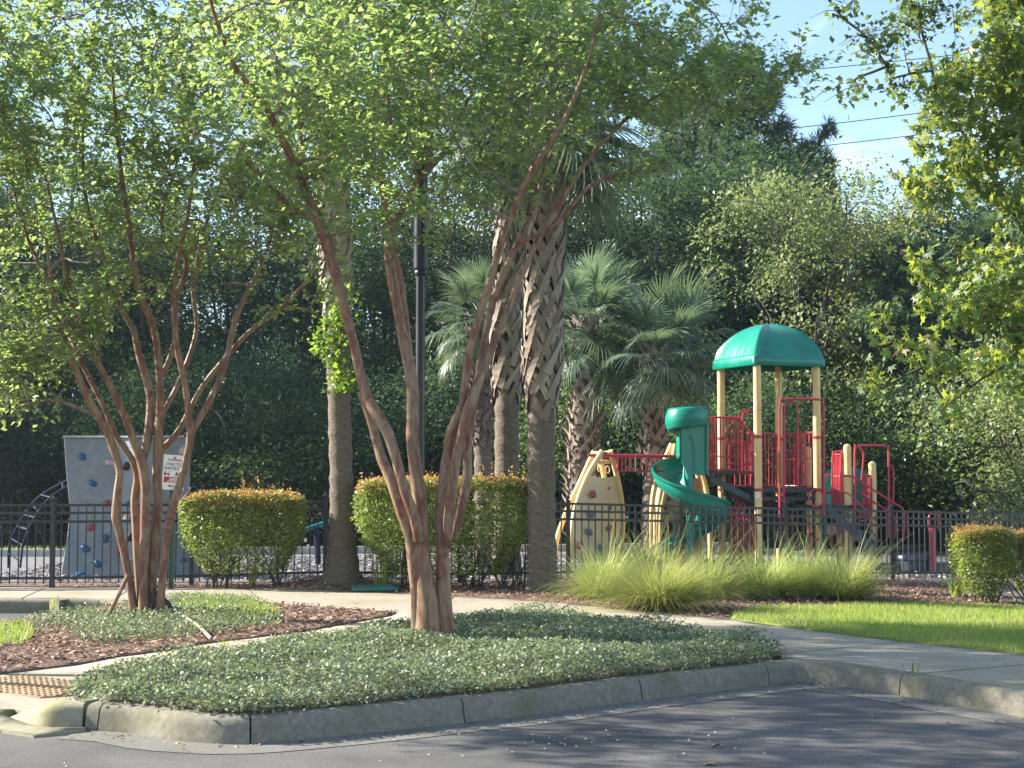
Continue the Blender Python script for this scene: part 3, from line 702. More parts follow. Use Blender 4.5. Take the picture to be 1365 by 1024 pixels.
midstems = [
 [(569, 872, 24, 0), (568, 850, 22, 0), (567, 800, 18, 0), (564, 750, 16.5, 0), (561, 700, 14, 0), (556, 650, 13, 0), (553, 600, 11.5, .0), (551, 550, 11, .05), (545, 490, 10, .1), (534, 430, 9, .15), (522, 370, 8.5, .2), (517, 330, 8, .25), (521, 295, 7, .3), (507, 240, 5, .4), (520, 170, 4, .5), (512, 90, 3, .6), (520, 0, 2.5, .7)],
 [(551, 545, 7, .2), (545, 470, 6.5, .25), (539, 420, 6, .3), (533, 370, 6, .35), (524, 320, 5.5, .4), (548, 255, 5, .5), (590, 205, 4.5, .6), (612, 160, 3.5, .8), (640, 90, 3, .9)],
 [(556, 860, 10, .08), (556, 800, 10, .05), (553, 760, 11, .0), (549, 715, 11, -.05), (536, 680, 10, -.1), (522, 640, 9.5, -.1), (508, 610, 9, -.05), (499, 575, 8, 0), (492, 548, 7.5, .0), (483, 520, 7, 0)],
 [(559, 720, 10, -.12), (553, 690, 9, -.2), (541, 655, 9, -.25), (530, 615, 9, -.25), (518, 577, 10, -.25), (503, 553, 10, -.2), (490, 532, 9, -.15), (481, 505, 8.5, -.1), (472, 462, 8, -.1), (459, 402, 8.5, -.15), (443, 345, 8.5, -.2), (422, 290, 8, -.3), (401, 237, 7.5, -.45), (369, 174, 6.5, -.6), (343, 126, 5.5, -.7), (316, 95, 4.5, -.8), (290, 32, 3.5, -1), (270, -40, 2.5, -1.1)],
 [(459, 402, 6, .05), (446, 350, 6, .1), (432, 300, 5.5, .2), (409, 255, 5, .3), (401, 190, 4, .4), (396, 130, 3, .5)],
 [(422, 292, 5, -.2), (390, 278, 4.5, -.2), (340, 225, 4, -.2), (290, 190, 3, -.1), (240, 170, 2.5, 0)],
 [(594, 866, 15, .05), (594, 820, 14, .05), (591, 770, 13, .05), (587, 720, 12, .05), (585, 680, 10, .02), (590, 640, 9, 0), (597, 600, 8.5, 0), (601, 577, 9, -.05), (612, 552, 8, -.1), (619, 535, 7, -.1), (625, 487, 6.5, -.1), (635, 435, 6.5, -.15), (650, 385, 7, -.15), (664, 335, 6.5, -.2), (685, 277, 6, -.3), (708, 228, 5.5, -.4), (728, 198, 5, -.5), (752, 160, 4, -.6), (780, 90, 3, -.7), (800, 20, 2, -.8)],
 [(596, 730, 9, -.05), (598, 700, 9, -.12), (603, 659, 8.5, -.15), (608, 620, 8.5, -.15), (616, 575, 8.5, -.15), (623, 550, 9.5, -.15), (635, 520, 8, -.1), (650, 478, 7, 0), (664, 440, 6.5, .1), (678, 412, 6, .2), (705, 345, 5.5, .3), (738, 285, 5, .4), (775, 225, 4.5, .5), (812, 180, 3.5, .6), (870, 130, 3, .7), (930, 110, 2, .8)],
 [(604, 720, 7, .12), (614, 680, 7.5, .12), (622, 635, 8.5, .1), (622, 600, 7.5, .1), (629, 555, 6.5, .15), (641, 475, 6, .2), (653, 415, 6, .3), (668, 375, 5.5, .35), (690, 325, 5, .4), (714, 270, 4.5, .6), (728, 205, 4, .8), (728, 150, 3, .9), (745, 60, 2.5, 1)],
 [(690, 325, 4, .3), (740, 300, 3.5, .2), (790, 245, 3, .1), (850, 230, 2.5, 0), (890, 228, 2, 0)],
]
Ym = 14.1
midblobs = [blob(430, 110, 14.0, 1.7, 1.5, .95), blob(690, 60, 14.3, 1.9, 1.6, .9), blob(885, 80, 14.2, 1.1, 1.1, .62), blob(560, 225, 14.1, 1.3, 1.2, .45, .8), blob(600, -170, 14.2, 2.6, 1.9, 1.3, .8),
            blob(985, 95, 14.1, .7, .6, .46, 1.3), blob(1062, 105, 14.0, .3, .4, .28, 1.6), blob(330, 240, 13.7, .8, .7, .5), blob(475, 330, 14.0, .55, .6, .3, .7), blob(575, 285, 13.9, .6, .5, .3, 1.1), blob(870, 235, 14.2, .55, .5, .28, .7), blob(760, 200, 14.3, .7, .7, .4, .7), blob(990, -20, 14.3, .6, .7, .5, .6)]
crape('middle crape myrtle with thick fused red and tan trunk rising from the jasmine island', Ym, (578, 860), midstems, midblobs, 120, 1150, 34, 21, 'crape myrtles by the road')
lstems = [
 [(181, 832, 8, 0), (178, 800, 8, 0), (174, 775, 8, -.03), (165, 735, 8, -.05), (156, 700, 8, -.1), (154, 690, 8.5, -.1), (158, 650, 7, -.1), (159, 630, 7, -.1), (150, 602, 7.5, -.1), (137, 568, 6.5, -.15), (122, 540, 6.5, -.2), (100, 487, 6, -.25), (86, 450, 5, -.35), (72, 395, 4, -.5), (62, 320, 3, -.6)],
 [(190, 832, 7, .06), (183, 760, 7, .06), (179, 700, 7.5, .06), (177, 668, 7, .06), (181, 630, 6.5, .03), (170, 606, 6, 0), (158, 588, 5.5, 0), (146, 562, 5.5, 0), (137, 540, 5.5, .05), (106, 477, 5, .15), (85, 430, 4.5, .3), (60, 370, 4, .4), (30, 300, 3, .6), (10, 220, 2.5, .7)],
 [(192, 840, 11, -.05), (190, 800, 10.5, -.05), (190, 759, 9.5, -.05), (192, 700, 9, -.05), (194, 650, 9, -.05), (188, 616, 10, -.05), (176, 585, 8, -.08), (165, 555, 7.5, -.1), (148, 520, 6.5, -.1), (125, 477, 6, -.15), (112, 450, 5, -.15), (92, 390, 4, -.2), (80, 320, 3.5, -.3), (60, 230, 2.5, -.4)],
 [(188, 616, 8, 0), (196, 580, 8, .05), (200, 540, 7.5, .1), (197, 515, 7, .15), (184, 471, 6, .2), (178, 440, 5.5, .2), (162, 415, 5, .3), (150, 371, 4.5, .3), (120, 290, 4, .4), (110, 200, 3, .4), (120, 110, 2.5, .5)],
 [(202, 832, 9, .08), (204, 780, 9, .08), (206, 727, 9, .08), (211, 680, 8.5, .05), (210, 640, 9, .05), (211, 602, 9, .05), (215, 545, 7.5, .03), (214, 500, 7, 0), (206, 440, 6.5, 0), (190, 400, 5.5, -.05), (180, 365, 5, -.1), (172, 300, 4.5, -.2), (160, 220, 4, -.3), (150, 100, 3, -.4)],
 [(212, 605, 6.5, .08), (226, 590, 6.5, .12), (240, 572, 6, .15), (250, 552, 5.5, .2), (270, 515, 5, .25), (300, 478, 5, .3), (331, 443, 4.5, .3), (375, 412, 4, .35), (400, 385, 3, .4), (430, 350, 2.5, .45)],
 [(213, 830, 8.5, -.06), (218, 770, 7.5, -.08), (227, 690, 7.5, -.1), (240, 645, 7.5, -.1), (249, 612, 7.5, -.1), (256, 576, 8, -.1), (251, 545, 6.5, -.1), (247, 520, 6, -.1), (237, 474, 5.5, -.15), (232, 421, 5, -.2), (236, 360, 4.5, -.25), (250, 290, 4, -.3), (260, 200, 3, -.4)],
 [(256, 576, 6, -.05), (274, 548, 6, -.05), (290, 515, 5.5, 0), (301, 488, 5, .05), (308, 450, 5, .1), (319, 412, 4.5, .15), (340, 370, 4, .2), (360, 320, 3, .3), (370, 260, 2.5, .35)],
 [(216, 500, 5, .2), (232, 455, 5, .2), (233, 400, 5, .25), (250, 350, 4.5, .3), (215, 300, 3.5, .3), (232, 230, 3, .4)],
 [(205, 575, 5, .25), (222, 545, 5, .3), (243, 500, 5, .35), (262, 440, 4.5, .45), (258, 380, 4, .5), (275, 300, 3.5, .6), (300, 230, 3, .7)],
]
Yl = 16.6
lblobs = [blob(60, 170, 16.6, 2.1, 1.9, 1.35), blob(290, 230, 16.7, 1.35, 1.5, .85), blob(60, 395, 16.3, .95, 1.0, .5, 1.2), blob(5, 490, 16.2, .55, .6, .36, 2.4), blob(95, 440, 16.2, .5, .6, .3, 1.8), blob(40, 455, 16.1, .8, .7, .42, 2.0), blob(15, 530, 16.1, .42, .5, .26, 2.4), blob(365, 290, 16.6, .9, .9, .55), blob(320, 345, 16.8, .75, .8, .4, .7), blob(170, 30, 16.7, 2.6, 2.0, 1.0, .9), blob(395, 395, 16.9, .42, .5, .28, .9), blob(160, 350, 16.5, .9, 1.0, .5, .7), blob(-130, 250, 16.5, 1.5, 1.5, 1.4, .6), blob(120, -120, 16.7, 2.2, 1.8, .8, .6)]
crape('left crape myrtle with many slim bare stems on the mulch island', Yl, (195, 832), lstems, lblobs, 130, 1250, 33, 22, 'crape myrtles by the road')

st3 = [[(-415, 905, 14, 0), (-425, 760, 12, 0), (-400, 600, 10, -.2), (-340, 430, 7, -.6), (-330, 300, 4, -.9)], [(-420, 905, 13, .1), (-440, 700, 11, .2), (-455, 500, 8, .6), (-410, 250, 6, 1.2), (-380, 50, 4, 1.6)]]
crape('crape myrtle just outside the left edge whose crown shades the road', 12.6, (-418, 905), st3, [((-6.1, 11.6, 4.3), (1.5, 1.3, .95)), ((-6.9, 14.0, 6.0), (1.9, 1.4, 1.15)), ((-4.6, 11.6, 5.6), (1.1, 1.0, .6), .8), ((-5.6, 14.7, 5.3), (1.5, 1.2, .9))], 36, 640, 42, 23, 'crape myrtles by the road')
# dead shoots and stick at the left tree's foot
q = MB(); q.tube(spline([at(144, 822, 16.3), at(158, 793, 16.35), at(170, 768, 16.5)], .05), [.022] * len(spline([at(144, 822, 16.3), at(158, 793, 16.35), at(170, 768, 16.5)], .05)), 7)
tag(q.build('leaning_shoot', M['redhold'] if False else M['crape']), 'cut reddish shoot leaning against the left trunks', 'shoot')
p_ = [Vector((*gp(244, 834), .1)), Vector((*gp(262, 845), .09)), Vector((*gp(281, 857), .04))]
q = MB(); q.tube(spline([tuple(a) for a in p_], .05), .016, 6); tag(q.build('dry_stick', M['stick']), 'pale bent stick lying at the edge of the mulch island', 'stick')
def roots(px, py, n, seed):
    rn = np.random.default_rng(seed); q = MB(); x, y = gp(px, py)
    for i in range(n):
        a = rn.uniform(0, 6.28); p0 = np.array([x, y, .28 + rn.uniform(-.1, .1)]); e = p0 + np.array([math.cos(a) * .25, math.sin(a) * .2, -.28]); q.tube(spline([p0, (p0 + e) / 2 + [.02, 0, .06], e], .05), .016, 6)
    return q
tag(roots(207, 826, 9, 3).build('cut_stump', M['bark'], None, True), 'dark stump with curling old shoots between the left trunks', 'stump')

# ------------------------------------------------------------------ palms
def frond_mesh(seed, size=1.0, droop=.5):
    rn = np.random.default_rng(seed); q = MB(); Lp = .95 * size
    pts = [(0, 0, 0)]
    t = np.linspace(0, 1, 8); pet = np.c_[t * Lp, np.zeros(8), -.10 * t * t * size]
    q.tube(pet, np.linspace(.022, .009, 8) * size, 5)
    n = 56; Vall = []
    for i in range(n):
        f = i / (n - 1) * 2 - 1; ang = f * R(128)
        b0 = np.array([Lp + .10 * size * (1 - abs(f)) * 2.2, 0, -.10 * size - .06 * size * (1 - abs(f))])
        L = size * (.98 - .32 * abs(f) ** 1.5) * rn.uniform(.9, 1.06); d = np.array([math.cos(ang), math.sin(ang), .12 + .22 * abs(f)]); d /= np.linalg.norm(d)
        s = np.array([-math.sin(ang), math.cos(ang), 0]); A = []; B = []
        dr = droop * rn.uniform(.6, 1.5)
        for k in range(7):
            u = k / 6; c = b0 + d * L * u + np.array([0, 0, -dr * L * max(0, u - .3) ** 1.9]); w = size * .0185 * math.sin(math.pi * min(1, .12 + u * .88)) ** .7 * (1 - .25 * u)
            c = c + s * .03 * size * math.sin(u * 3 + i) * u
            A.append(c - s * w + [0, 0, .010 * size]); B.append(c + s * w)
        q.strip(A, B)
    return q.mesh('palm_frond')
FR = [frond_mesh(1, 1, .45), frond_mesh(2, .95, .75), frond_mesh(3, 1.02, 1.0)]
for m_ in FR: m_.materials.append(M['frond'])
def palm(label, px_base, pytop_crown, Y, w0, w1, boot_px, size, nfr, seed, dark=False, tilt=(0, 0), pxtop=None, basez=None, flare=1.35):
    rn = np.random.default_rng(seed); x = (px_base - 682.5) * Y / 2050; z0 = float(gz(x, Y)); top = at(pxtop or px_base, pytop_crown, Y); x1 = top.x; H = top.z - z0
    root = empty('cabbage_palm_tree', (x, Y, z0), label, 'palm tree', 'cabbage palms round the playground')
    zb = at(px_base, boot_px, Y).z; k = 46; t = np.linspace(0, 1, k); z = z0 - .06 + (H + .06) * t
    cxs = x + (x1 - x) * t ** 1.3 + .03 * np.sin(t * 5 + seed); 
    k = 120; t = np.linspace(0, 1, k); z = z0 - .06 + (H + .06) * t; cxs = x + (x1 - x) * t ** 1.3 + .03 * np.sin(t * 5 + seed)
    r = (1 + .025 * rn.normal(size=k)) * (w0 + (w1 - w0) * t) * .5 * Y / 2050 * (1 + (flare - 1) * np.exp(-t * H / .35)) * (1 + .04 * np.sin(t * H * 22))
    q = MB(); q.tube(np.c_[cxs, np.full(k, Y), z], r, 20); q.build('trunk', M['palmbark'], root, True)
    # crossing leaf bases
    if zb < top.z - .2:
        q = MB(); hb = top.z - zb; step = .022 if dark else .024; nb = int(hb / step)
        for i in range(nb):
            zz = zb + hb * i / nb + (rn.normal(0, .12) - (.5 * rn.random() if rn.random() < .12 else 0)) * math.exp(-(hb * i / nb) / .5); th = i * 2.39996; tt = (zz - z0) / H; cx = np.interp(zz, z, cxs); rr = np.interp(zz, z, r)
            grow = 1.05 + .28 * min(1, max(0, (zz - zb) / .4))
            for sgn in (-1, 1):
                A = []; B = []; ln = (.30 if dark else .44) * size * rn.uniform(.75, 1.15); sw = (.35 if dark else .75) * rn.uniform(.8, 1.2); wid = (.045 if dark else .05) * rn.uniform(.8, 1.15)
                flr = (.10 if dark else .035) * rn.uniform(.3, 1.6)
                for j in range(5):
                    u = j / 4; a = th + sgn * sw * u; ra = rr * grow + .012 + flr * u ** 2 + .012 * sgn; zc = zz + ln * u
                    wa = wid * (1 - .55 * u); da = wa / max(ra, .05)
                    A.append((cx + ra * math.cos(a - da), Y + ra * math.sin(a - da), zc + wa * .6 * sgn)); B.append((cx + ra * math.cos(a + da), Y + ra * math.sin(a + da), zc - wa * .6 * sgn))
                q.strip(A, B)
                # thickness: inner skin
                A2 = [(a_[0] * .96 + cx * .04, a_[1] * .96 + Y * .04, a_[2] - .01) for a_ in A]; q.strip(A2, A)
        o = q.build('leaf_bases', M['darkboot'] if dark else M['boot'], root); o['kind'] = 'stuff'
    for i in range(nfr):
        u = (i + .5) / nfr; el = R(82) - u ** .85 * R(128); az = i * 2.39996 + rn.normal(0, .15)
        o = bpy.data.objects.new('frond', FR[0] if el > R(30) else (FR[1] if el > R(-5) else FR[2])); COL.objects.link(o); o.parent = root
        o.location = Vector((x1 - x, 0, H - .18 * u + .05)); 
        o.rotation_euler = (rn.normal(0, .25), -el, az); s = size * rn.uniform(.85, 1.1); o.scale = (s, s, s)
    return root
palm('leftmost cabbage palm with thick smooth trunk on a mulch mound beside the small hedge', 455, 60, 21.6, 32, 27, 440, 1.05, 26, 1, flare=1.9, pxtop=440)
palm('cabbage palm with pale crossing boots standing behind the long hedge', 673, 110, 23.6, 33, 30, 535, .95, 26, 2, pxtop=690)
palm('tall cabbage palm with woven boots at the right end of the long hedge', 723, 150, 20.8, 38, 36, 555, 1.0, 30, 3, pxtop=728, flare=1.25)
palm('low cabbage palm with shaggy dark boots behind the beige climbing panel', 775, 430, 32, 28, 28, 700, .85, 32, 4, True, pxtop=781, flare=1.1)
palm('low cabbage palm with shaggy boots right behind the spiral slide', 866, 468, 31.5, 23, 25, 640, .88, 34, 5, True, pxtop=874, flare=1.1)
palm('small palm whose drooping fan crown shows between the lamp post and the tall palms', 642, 425, 26, 24, 24, 600, .54, 26, 6, True, flare=1.1)
# vine on the first palm
C = []
for i in range(620):
    t = random.random() ** .8; p = at(446 + random.gauss(0, 15 - 6 * t) + 9 * math.sin(t * 9), 375 + t * 150, 21.35); C.append((p.x, p.y + random.gauss(0, .12), p.z))
V, Fc = leaf_arrays(C, .085, .3, .75, .2)
o = link('climbing_vine', np_mesh('climbing_vine', V, Fc), M['vine']); tag(o, 'bright green vine climbing the upper trunk of the leftmost palm', 'vine')

# valve box lid
mb = MB(); c = gp(500, 790); mb.box((c[0], c[1] + .05, .05), (.62, .42, .06), Matrix.Rotation(R(6), 3, 'Z'), .03); mb.box((c[0], c[1] + .05, .083), (.5, .3, .01), Matrix.Rotation(R(6), 3, 'Z'), .02)
tag(mb.build('valve_box_lid', M['lid']), 'flat green valve box lid in the mulch by the sidewalk', 'valve box')

# lamp post
lx = (560 - 682.5) * 22.9 / 2050; root = empty('street_lamp', (lx, 22.9, 0), 'black round lamp post rising behind the long hedge into the leaves', 'street lamp')
mb = MB(); mb.lathe([(.16, 0), (.16, .12), (.13, .2), (.11, .6), (.085, .72), (.075, .76)], (lx, 22.9, 0), 20); mb.build('base', M['pole'], root, True)
mb = MB(); zc = at(560, 366, 22.9).z; mb.lathe([(.072, .74), (.07, zc - .02)], (lx, 22.9, 0), 20); mb.build('post', M['pole'], root, True)
mb = MB(); mb.lathe([(.075, zc - .03), (.095, zc), (.095, zc + .04), (.082, zc + .06), (.11, zc + .09), (.1, zc + 1.5), (.16, zc + 1.56), (.16, zc + 1.6)], (lx, 22.9, 0), 20); mb.build('collar', M['pole'], root, True)
mb = MB(); mb.lathe([(.14, zc + 1.6), (.2, zc + 1.9), (.17, zc + 2.02)], (lx, 22.9, 0), 20); mb.build('lantern', M['glass'], root, True)
mb = MB(); mb.lathe([(.23, zc + 2.02), (.22, zc + 2.06), (.1, zc + 2.18), (.02, zc + 2.22)], (lx, 22.9, 0), 20); mb.build('cap', M['pole'], root, True)

# ------------------------------------------------------------------ sign
sY = 21.25; sx = (231 - 682.5) * sY / 2050; c1 = at(232.5, 630, sY)
root = empty('parking_sign', (sx, sY, 0), 'white and red towing sign with arrow on green post behind the left trunks', 'sign')
zt = at(231, 655, sY).z
mb = MB(); mb.box((sx - .0, sY, (zt + .3) / 2), (.05, .012, zt + .35)); mb.box((sx - .026, sY - .012, (zt + .3) / 2), (.012, .03, zt + .3)); mb.box((sx + .026, sY - .012, (zt + .3) / 2), (.012, .03, zt + .3)); mb.build('post', M['signpost'], root)
sw, sh = .305, .48; Ms = Matrix.Rotation(R(4), 3, 'Y')
front = sY - .045
mb = MB(); mb.box((c1.x, front + .004, c1.z), (sw, .006, sh), Ms); mb.build('sign_plate', M['white'], root)
def on_sign(u, v, d=.001): return Vector((c1.x, front - d, c1.z)) + Ms @ Vector((u, 0, v))
def quad_sign(mb, u0, v0, u1, v1, d=.001): mb.add([on_sign(u0, v0, d), on_sign(u1, v0, d), on_sign(u1, v1, d), on_sign(u0, v1, d)], [(0, 1, 2, 3)])
def text(name, s, size, u, v, mat, d=.002, parent=root):
    cu = bpy.data.curves.new(name, 'FONT'); cu.body = s; cu.size = size; cu.align_x = 'CENTER'; cu.align_y = 'CENTER'; cu.extrude = .0004; cu.offset = .0006
    tmp = bpy.data.objects.new('tmp_text', cu); me = bpy.data.meshes.new_from_object(tmp); bpy.data.objects.remove(tmp)
    T = Matrix.Translation(on_sign(u, v, d)) @ Ms.to_4x4() @ Matrix.Rotation(R(90), 4, 'X')
    me.transform(T); return link(name, me, mat, parent)
text('lettering', 'TOWING', .046, 0, .168, M['signred']); text('lettering', 'STRICTLY', .056, 0, .108, M['signgrey']); text('lettering', 'ENFORCED', .056, 0, .052, M['signgrey'])
mb = MB(); mb.add([on_sign(-.022, .19), on_sign(.022, .19), on_sign(.012, .215), on_sign(-.006, .218)], [(0, 1, 2, 3)])
for u0 in (-.085, .075):   # tow truck pictograms
    quad_sign(mb, u0 - .05, -.035, u0 + .035, -.018); mb.add([on_sign(u0 - .05, -.018), on_sign(u0 - .02, -.018), on_sign(u0 - .02, .008), on_sign(u0 - .042, .008)], [(0, 1, 2, 3)])
    mb.add([on_sign(u0 - .008, -.018), on_sign(u0 + .0, -.018), on_sign(u0 + .052, .012), on_sign(u0 + .048, .018)], [(0, 1, 2, 3)])
    for du in (-.036, .018): mb.add([on_sign(u0 + du + .012 * math.cos(a), -.036 + .012 * math.sin(a), .0015) for a in np.linspace(0, 2 * math.pi, 10, endpoint=False)], [tuple(range(10))])
quad_sign(mb, -.13, -.14, .13, -.062)
mb.add([on_sign(-.075, -.187), on_sign(-.035, -.207), on_sign(-.035, -.167)], [(0, 1, 2)]); quad_sign(mb, -.036, -.194, .1, -.18)
mb.build('red_print', M['signred'], root)
mb = MB()
for v in (-.08, -.1, -.12): quad_sign(mb, -.05 if v > -.11 else -.08, v - .005, .06 if v > -.11 else .1, v + .005, .002)
for a, b, c, d in ((-.146, -.233, .146, -.229), (-.146, .229, .146, .233)): pass
mb.build('white_print', M['white'], root)
mb = MB(); mb.lathe([(.009, 0), (.009, .006)], (0, 0, 0), 8); T = Matrix.Translation(on_sign(0, -.215, .002)) @ Matrix.Rotation(R(90), 4, 'X'); mb.v = [tuple(T @ Vector(p)) for p in mb.v]; mb.build('bolt', M['black'], root)

# ------------------------------------------------------------------ climbing wall on the left
WY = 23.7
root = empty('climbing_wall', (at(165, 770, WY).x, WY, 0), 'tall grey moulded climbing wall with blue and red holds behind the left trunks', 'climbing wall')
rows = [(582.5, (85, 160, 182, 244), (0, 0, -.2, .12), .42), (630, (88, 160, 181, 247), (.05, .0, -.2, .15), .36), (672, (92, 160, 180, 249), (.12, .03, -.17, .2), .3), (700, (91, 160, 180, 249), (.12, .04, -.14, .2), .34), (735, (86, 160, 180, 252), (.04, 0, -.14, .14), .5), (772, (80, 160, 180, 257), (-.1, -.1, -.2, .0), .75)]
fine = []
RW = np.array([[p, *a, *b, c] for p, a, b, c in rows]); RWs = spline(RW, 5)
V = []; fs = []
for rr in RWs:
    fr = [at(x, rr[0], WY + d) for x, d in zip(rr[1:5], rr[5:9])]; zz = fr[0].z
    ring = []
    for a, b in zip(fr[:-1], fr[1:]):
        for t in (0, .33, .66): ring.append(a.lerp(b, t))
    ring.append(fr[-1]); bk = [Vector((fr[-1].x + .0, WY + .15 + rr[9], zz)), Vector((fr[0].x, WY + .1 + rr[9], zz))]
    for p in ring: p.z = zz
    V += ring + bk
kk = 12
for i in range(len(RWs) - 1):
    for j in range(kk): fs.append((i * kk + j, (i + 1) * kk + j, (i + 1) * kk + (j + 1) % kk, i * kk + (j + 1) % kk))
fs += [tuple(range(kk)), tuple(range((len(RWs) - 1) * kk, len(RWs) * kk))[::-1]]
mb = MB(); mb.add(V, fs); o = mb.build('wall_panel', M['wall'], root)
bv = o.modifiers.new('edge', 'BEVEL'); bv.width = .012; bv.segments = 2; bv.limit_method = 'ANGLE'
mb = MB()
for (xa, xb, off) in ((83.5, 245, .0),):
    mb.tube([at(84, 583, WY - .01), at(160, 583, WY - .02), at(182, 583, WY - .22), at(245, 583, WY + .11)], .022, 8)
mb.build('top_lip', M['wall'], root, True)
mb = MB()
for iy, y in enumerate((600, 626, 655, 690, 722, 750)):
    for ix in range(4):
        x = 96 + ix * 18 + (iy % 2) * 8; c = at(x, y, WY + float(np.interp(y, [582, 672, 735, 772], [0, .08, .02, -.1])) - .006)
        mb.lathe([(.009, 0), (.009, .004)], (0, 0, 0), 7); kk_ = 14; T = Matrix.Translation(c) @ Matrix.Rotation(R(90), 4, 'X'); mb.v[-kk_:] = [tuple(T @ Vector(v)) for v in mb.v[-kk_:]]
o = mb.build('bolt_hole', M['black'], root); o['kind'] = 'stuff'
def hold_mesh(seed, r):
    rn = np.random.default_rng(seed); V = []; fs = []; n = 10
    prof = [(1.0, 0), (1.05, .25), (.8, .6), (.4, .8)]
    lump = 1 + .22 * np.sin(np.arange(n) * 2 * math.pi / n * 2 + rn.uniform(0, 6)) + rn.normal(0, .08, n)
    mb = MB()
    for rad, h in prof:
        for k in range(n): a = 2 * math.pi * k / n; V.append((r * rad * lump[k] * math.cos(a), -h * r, r * .8 * rad * lump[k] * math.sin(a)))
    for i in range(len(prof) - 1):
        for k in range(n): fs.append((i * n + k, i * n + (k + 1) % n, (i + 1) * n + (k + 1) % n, (i + 1) * n + k))
    fs.append(tuple(range((len(prof) - 1) * n, len(prof) * n))); mb.add(V, fs); return mb
def hold(p, r, mat, parent, seed, rotz=0.0, lean=0):
    mb = hold_mesh(seed, r); T = Matrix.Translation(p) @ Matrix.Rotation(rotz, 4, 'Z') @ Matrix.Rotation(lean, 4, 'X'); mb.v = [tuple(T @ Vector(v)) for v in mb.v]
    return mb.build('climbing_hold', mat, parent, True)
for i, (x, y, m_, dy) in enumerate(((110, 609, 'bluehold', .03), (124, 644, 'bluehold', .06), (147, 617, 'palehold', .02), (142, 671, 'redhold', .06), (121, 703, 'redhold', .09), (141, 718, 'bluehold', .05), (114, 731, 'bluehold', .04), (130, 752, 'bluehold', -.03), (108, 766, 'bluehold', -.07), (169, 622, 'black', -.1), (243, 601, 'palehold', .12), (243, 748, 'bluehold', .1), (173, 672, 'bluehold', -.1), (170, 690, 'palehold', -.1), (174, 716, 'black', -.12), (160, 735, 'redhold', 0), (168, 748, 'bluehold', -.1), (215, 640, 'bluehold', .0), (205, 700, 'redhold', .0))):
    hold(at(x, y, WY + dy - .0), .068, M[m_], root, i)
def ladder(name, label, r1, r2, Y1, Y2, nr, mat, r=.018):
    a = spline([tuple(at(x, y, Y1)) for x, y in r1], .1); b = spline([tuple(at(x, y, Y2)) for x, y in r2], .1)
    o = empty(name, tuple(a[-1]), label, 'arched ladder')
    for s in (a, b): mb = MB(); mb.tube(s, r, 8); mb.build('rail', mat, o, True)
    for t in np.linspace(.12, .93, nr):
        mb = MB(); mb.tube([a[int(t * (len(a) - 1))], b[int(t * (len(b) - 1))]], .014, 7); mb.build('rung', mat, o, True)
    return o
ladder('arch_ladder', 'navy arched ladder curving down from the left edge of the grey wall', ((90, 640), (55, 660), (37.5, 679), (23, 702), (12.5, 727), (11, 757)), ((90, 648), (67, 663), (51.5, 682), (37.5, 706), (30.5, 727), (27, 757)), 24.3, 23.9, 7, M['blue'])
ladder('arch_ladder', 'navy arched ladder on the right side of the grey wall behind the hedge', ((243, 648), (262, 655), (276, 668), (288, 690), (293, 725), (294, 760)), ((243, 654), (258, 663), (268, 677), (276, 697), (280, 730), (281, 760)), 24.4, 24.0, 7, M['blue'])
# teal seesaw between hedge and palm
root = empty('seesaw', tuple(at(410, 745, 26)), 'teal beam of a seesaw glimpsed through the fence left of the first palm', 'seesaw')
mb = MB(); mb.tube([at(396, 710, 26), at(432, 698, 26.2), at(480, 684, 26.5)], .045, 8); mb.build('beam', M['teal'], root, True)
mb = MB(); mb.tube([at(422, 702, 26.1), at(424, 752, 26.1)], .05, 8); mb.build('pivot_post', M['blue'], root, True)
mb = MB(); mb.box(at(407, 720, 26), (.05, .05, .06)); mb.box(at(411, 729, 26), (.05, .05, .07)); mb.build('handle', M['white'], root)

# ------------------------------------------------------------------ spire climber
def beam(pts, Y, r, name, mat, parent, dY=None):
    P = [tuple(at(x, y, Y + (dY[i] if dY else 0))) for i, (x, y) in enumerate(pts)]; s = spline(P, .1)
    mb = MB(); mb.tube(s, r, 10); o = mb.build(name, mat, parent, True); return o, s
SY = 29.0
root = empty('spire_climber', tuple(at(795, 745, SY)), 'two beige spire climbers with curved yellow beams joined by a red overhead ladder', 'climber')
lp = [(803, 601), (784, 633), (770, 668), (763, 701), (760, 742)]; rp = [(813, 601), (821, 629), (827, 658), (830, 687), (829, 713), (825, 745)]
_, sl_ = beam(lp, SY, .052, 'beam', M['yellow'], root, [0, -.1, -.25, -.4, -.5]); _, sr_ = beam(rp, SY, .052, 'beam', M['yellow'], root, [0.05, .25, .4, .5, .55, .55])
beam([(792, 602), (776, 637), (757, 678), (743, 717), (739, 745)], SY + .7, .05, 'beam', M['yellow'], root); beam([(798, 602), (806, 640), (812, 690), (812, 745)], SY + 1.0, .05, 'beam', M['yellow'], root)
mb = MB(); mb.tube([at(792, 605, SY + .7), at(803, 604, SY), at(813, 604, SY + .1), at(798, 605, SY + 1)], .045, 8); mb.tube([at(797, 616, SY), at(817, 616, SY + .2)], .04, 8); mb.build('cross_bar', M['yellow'], root, True)
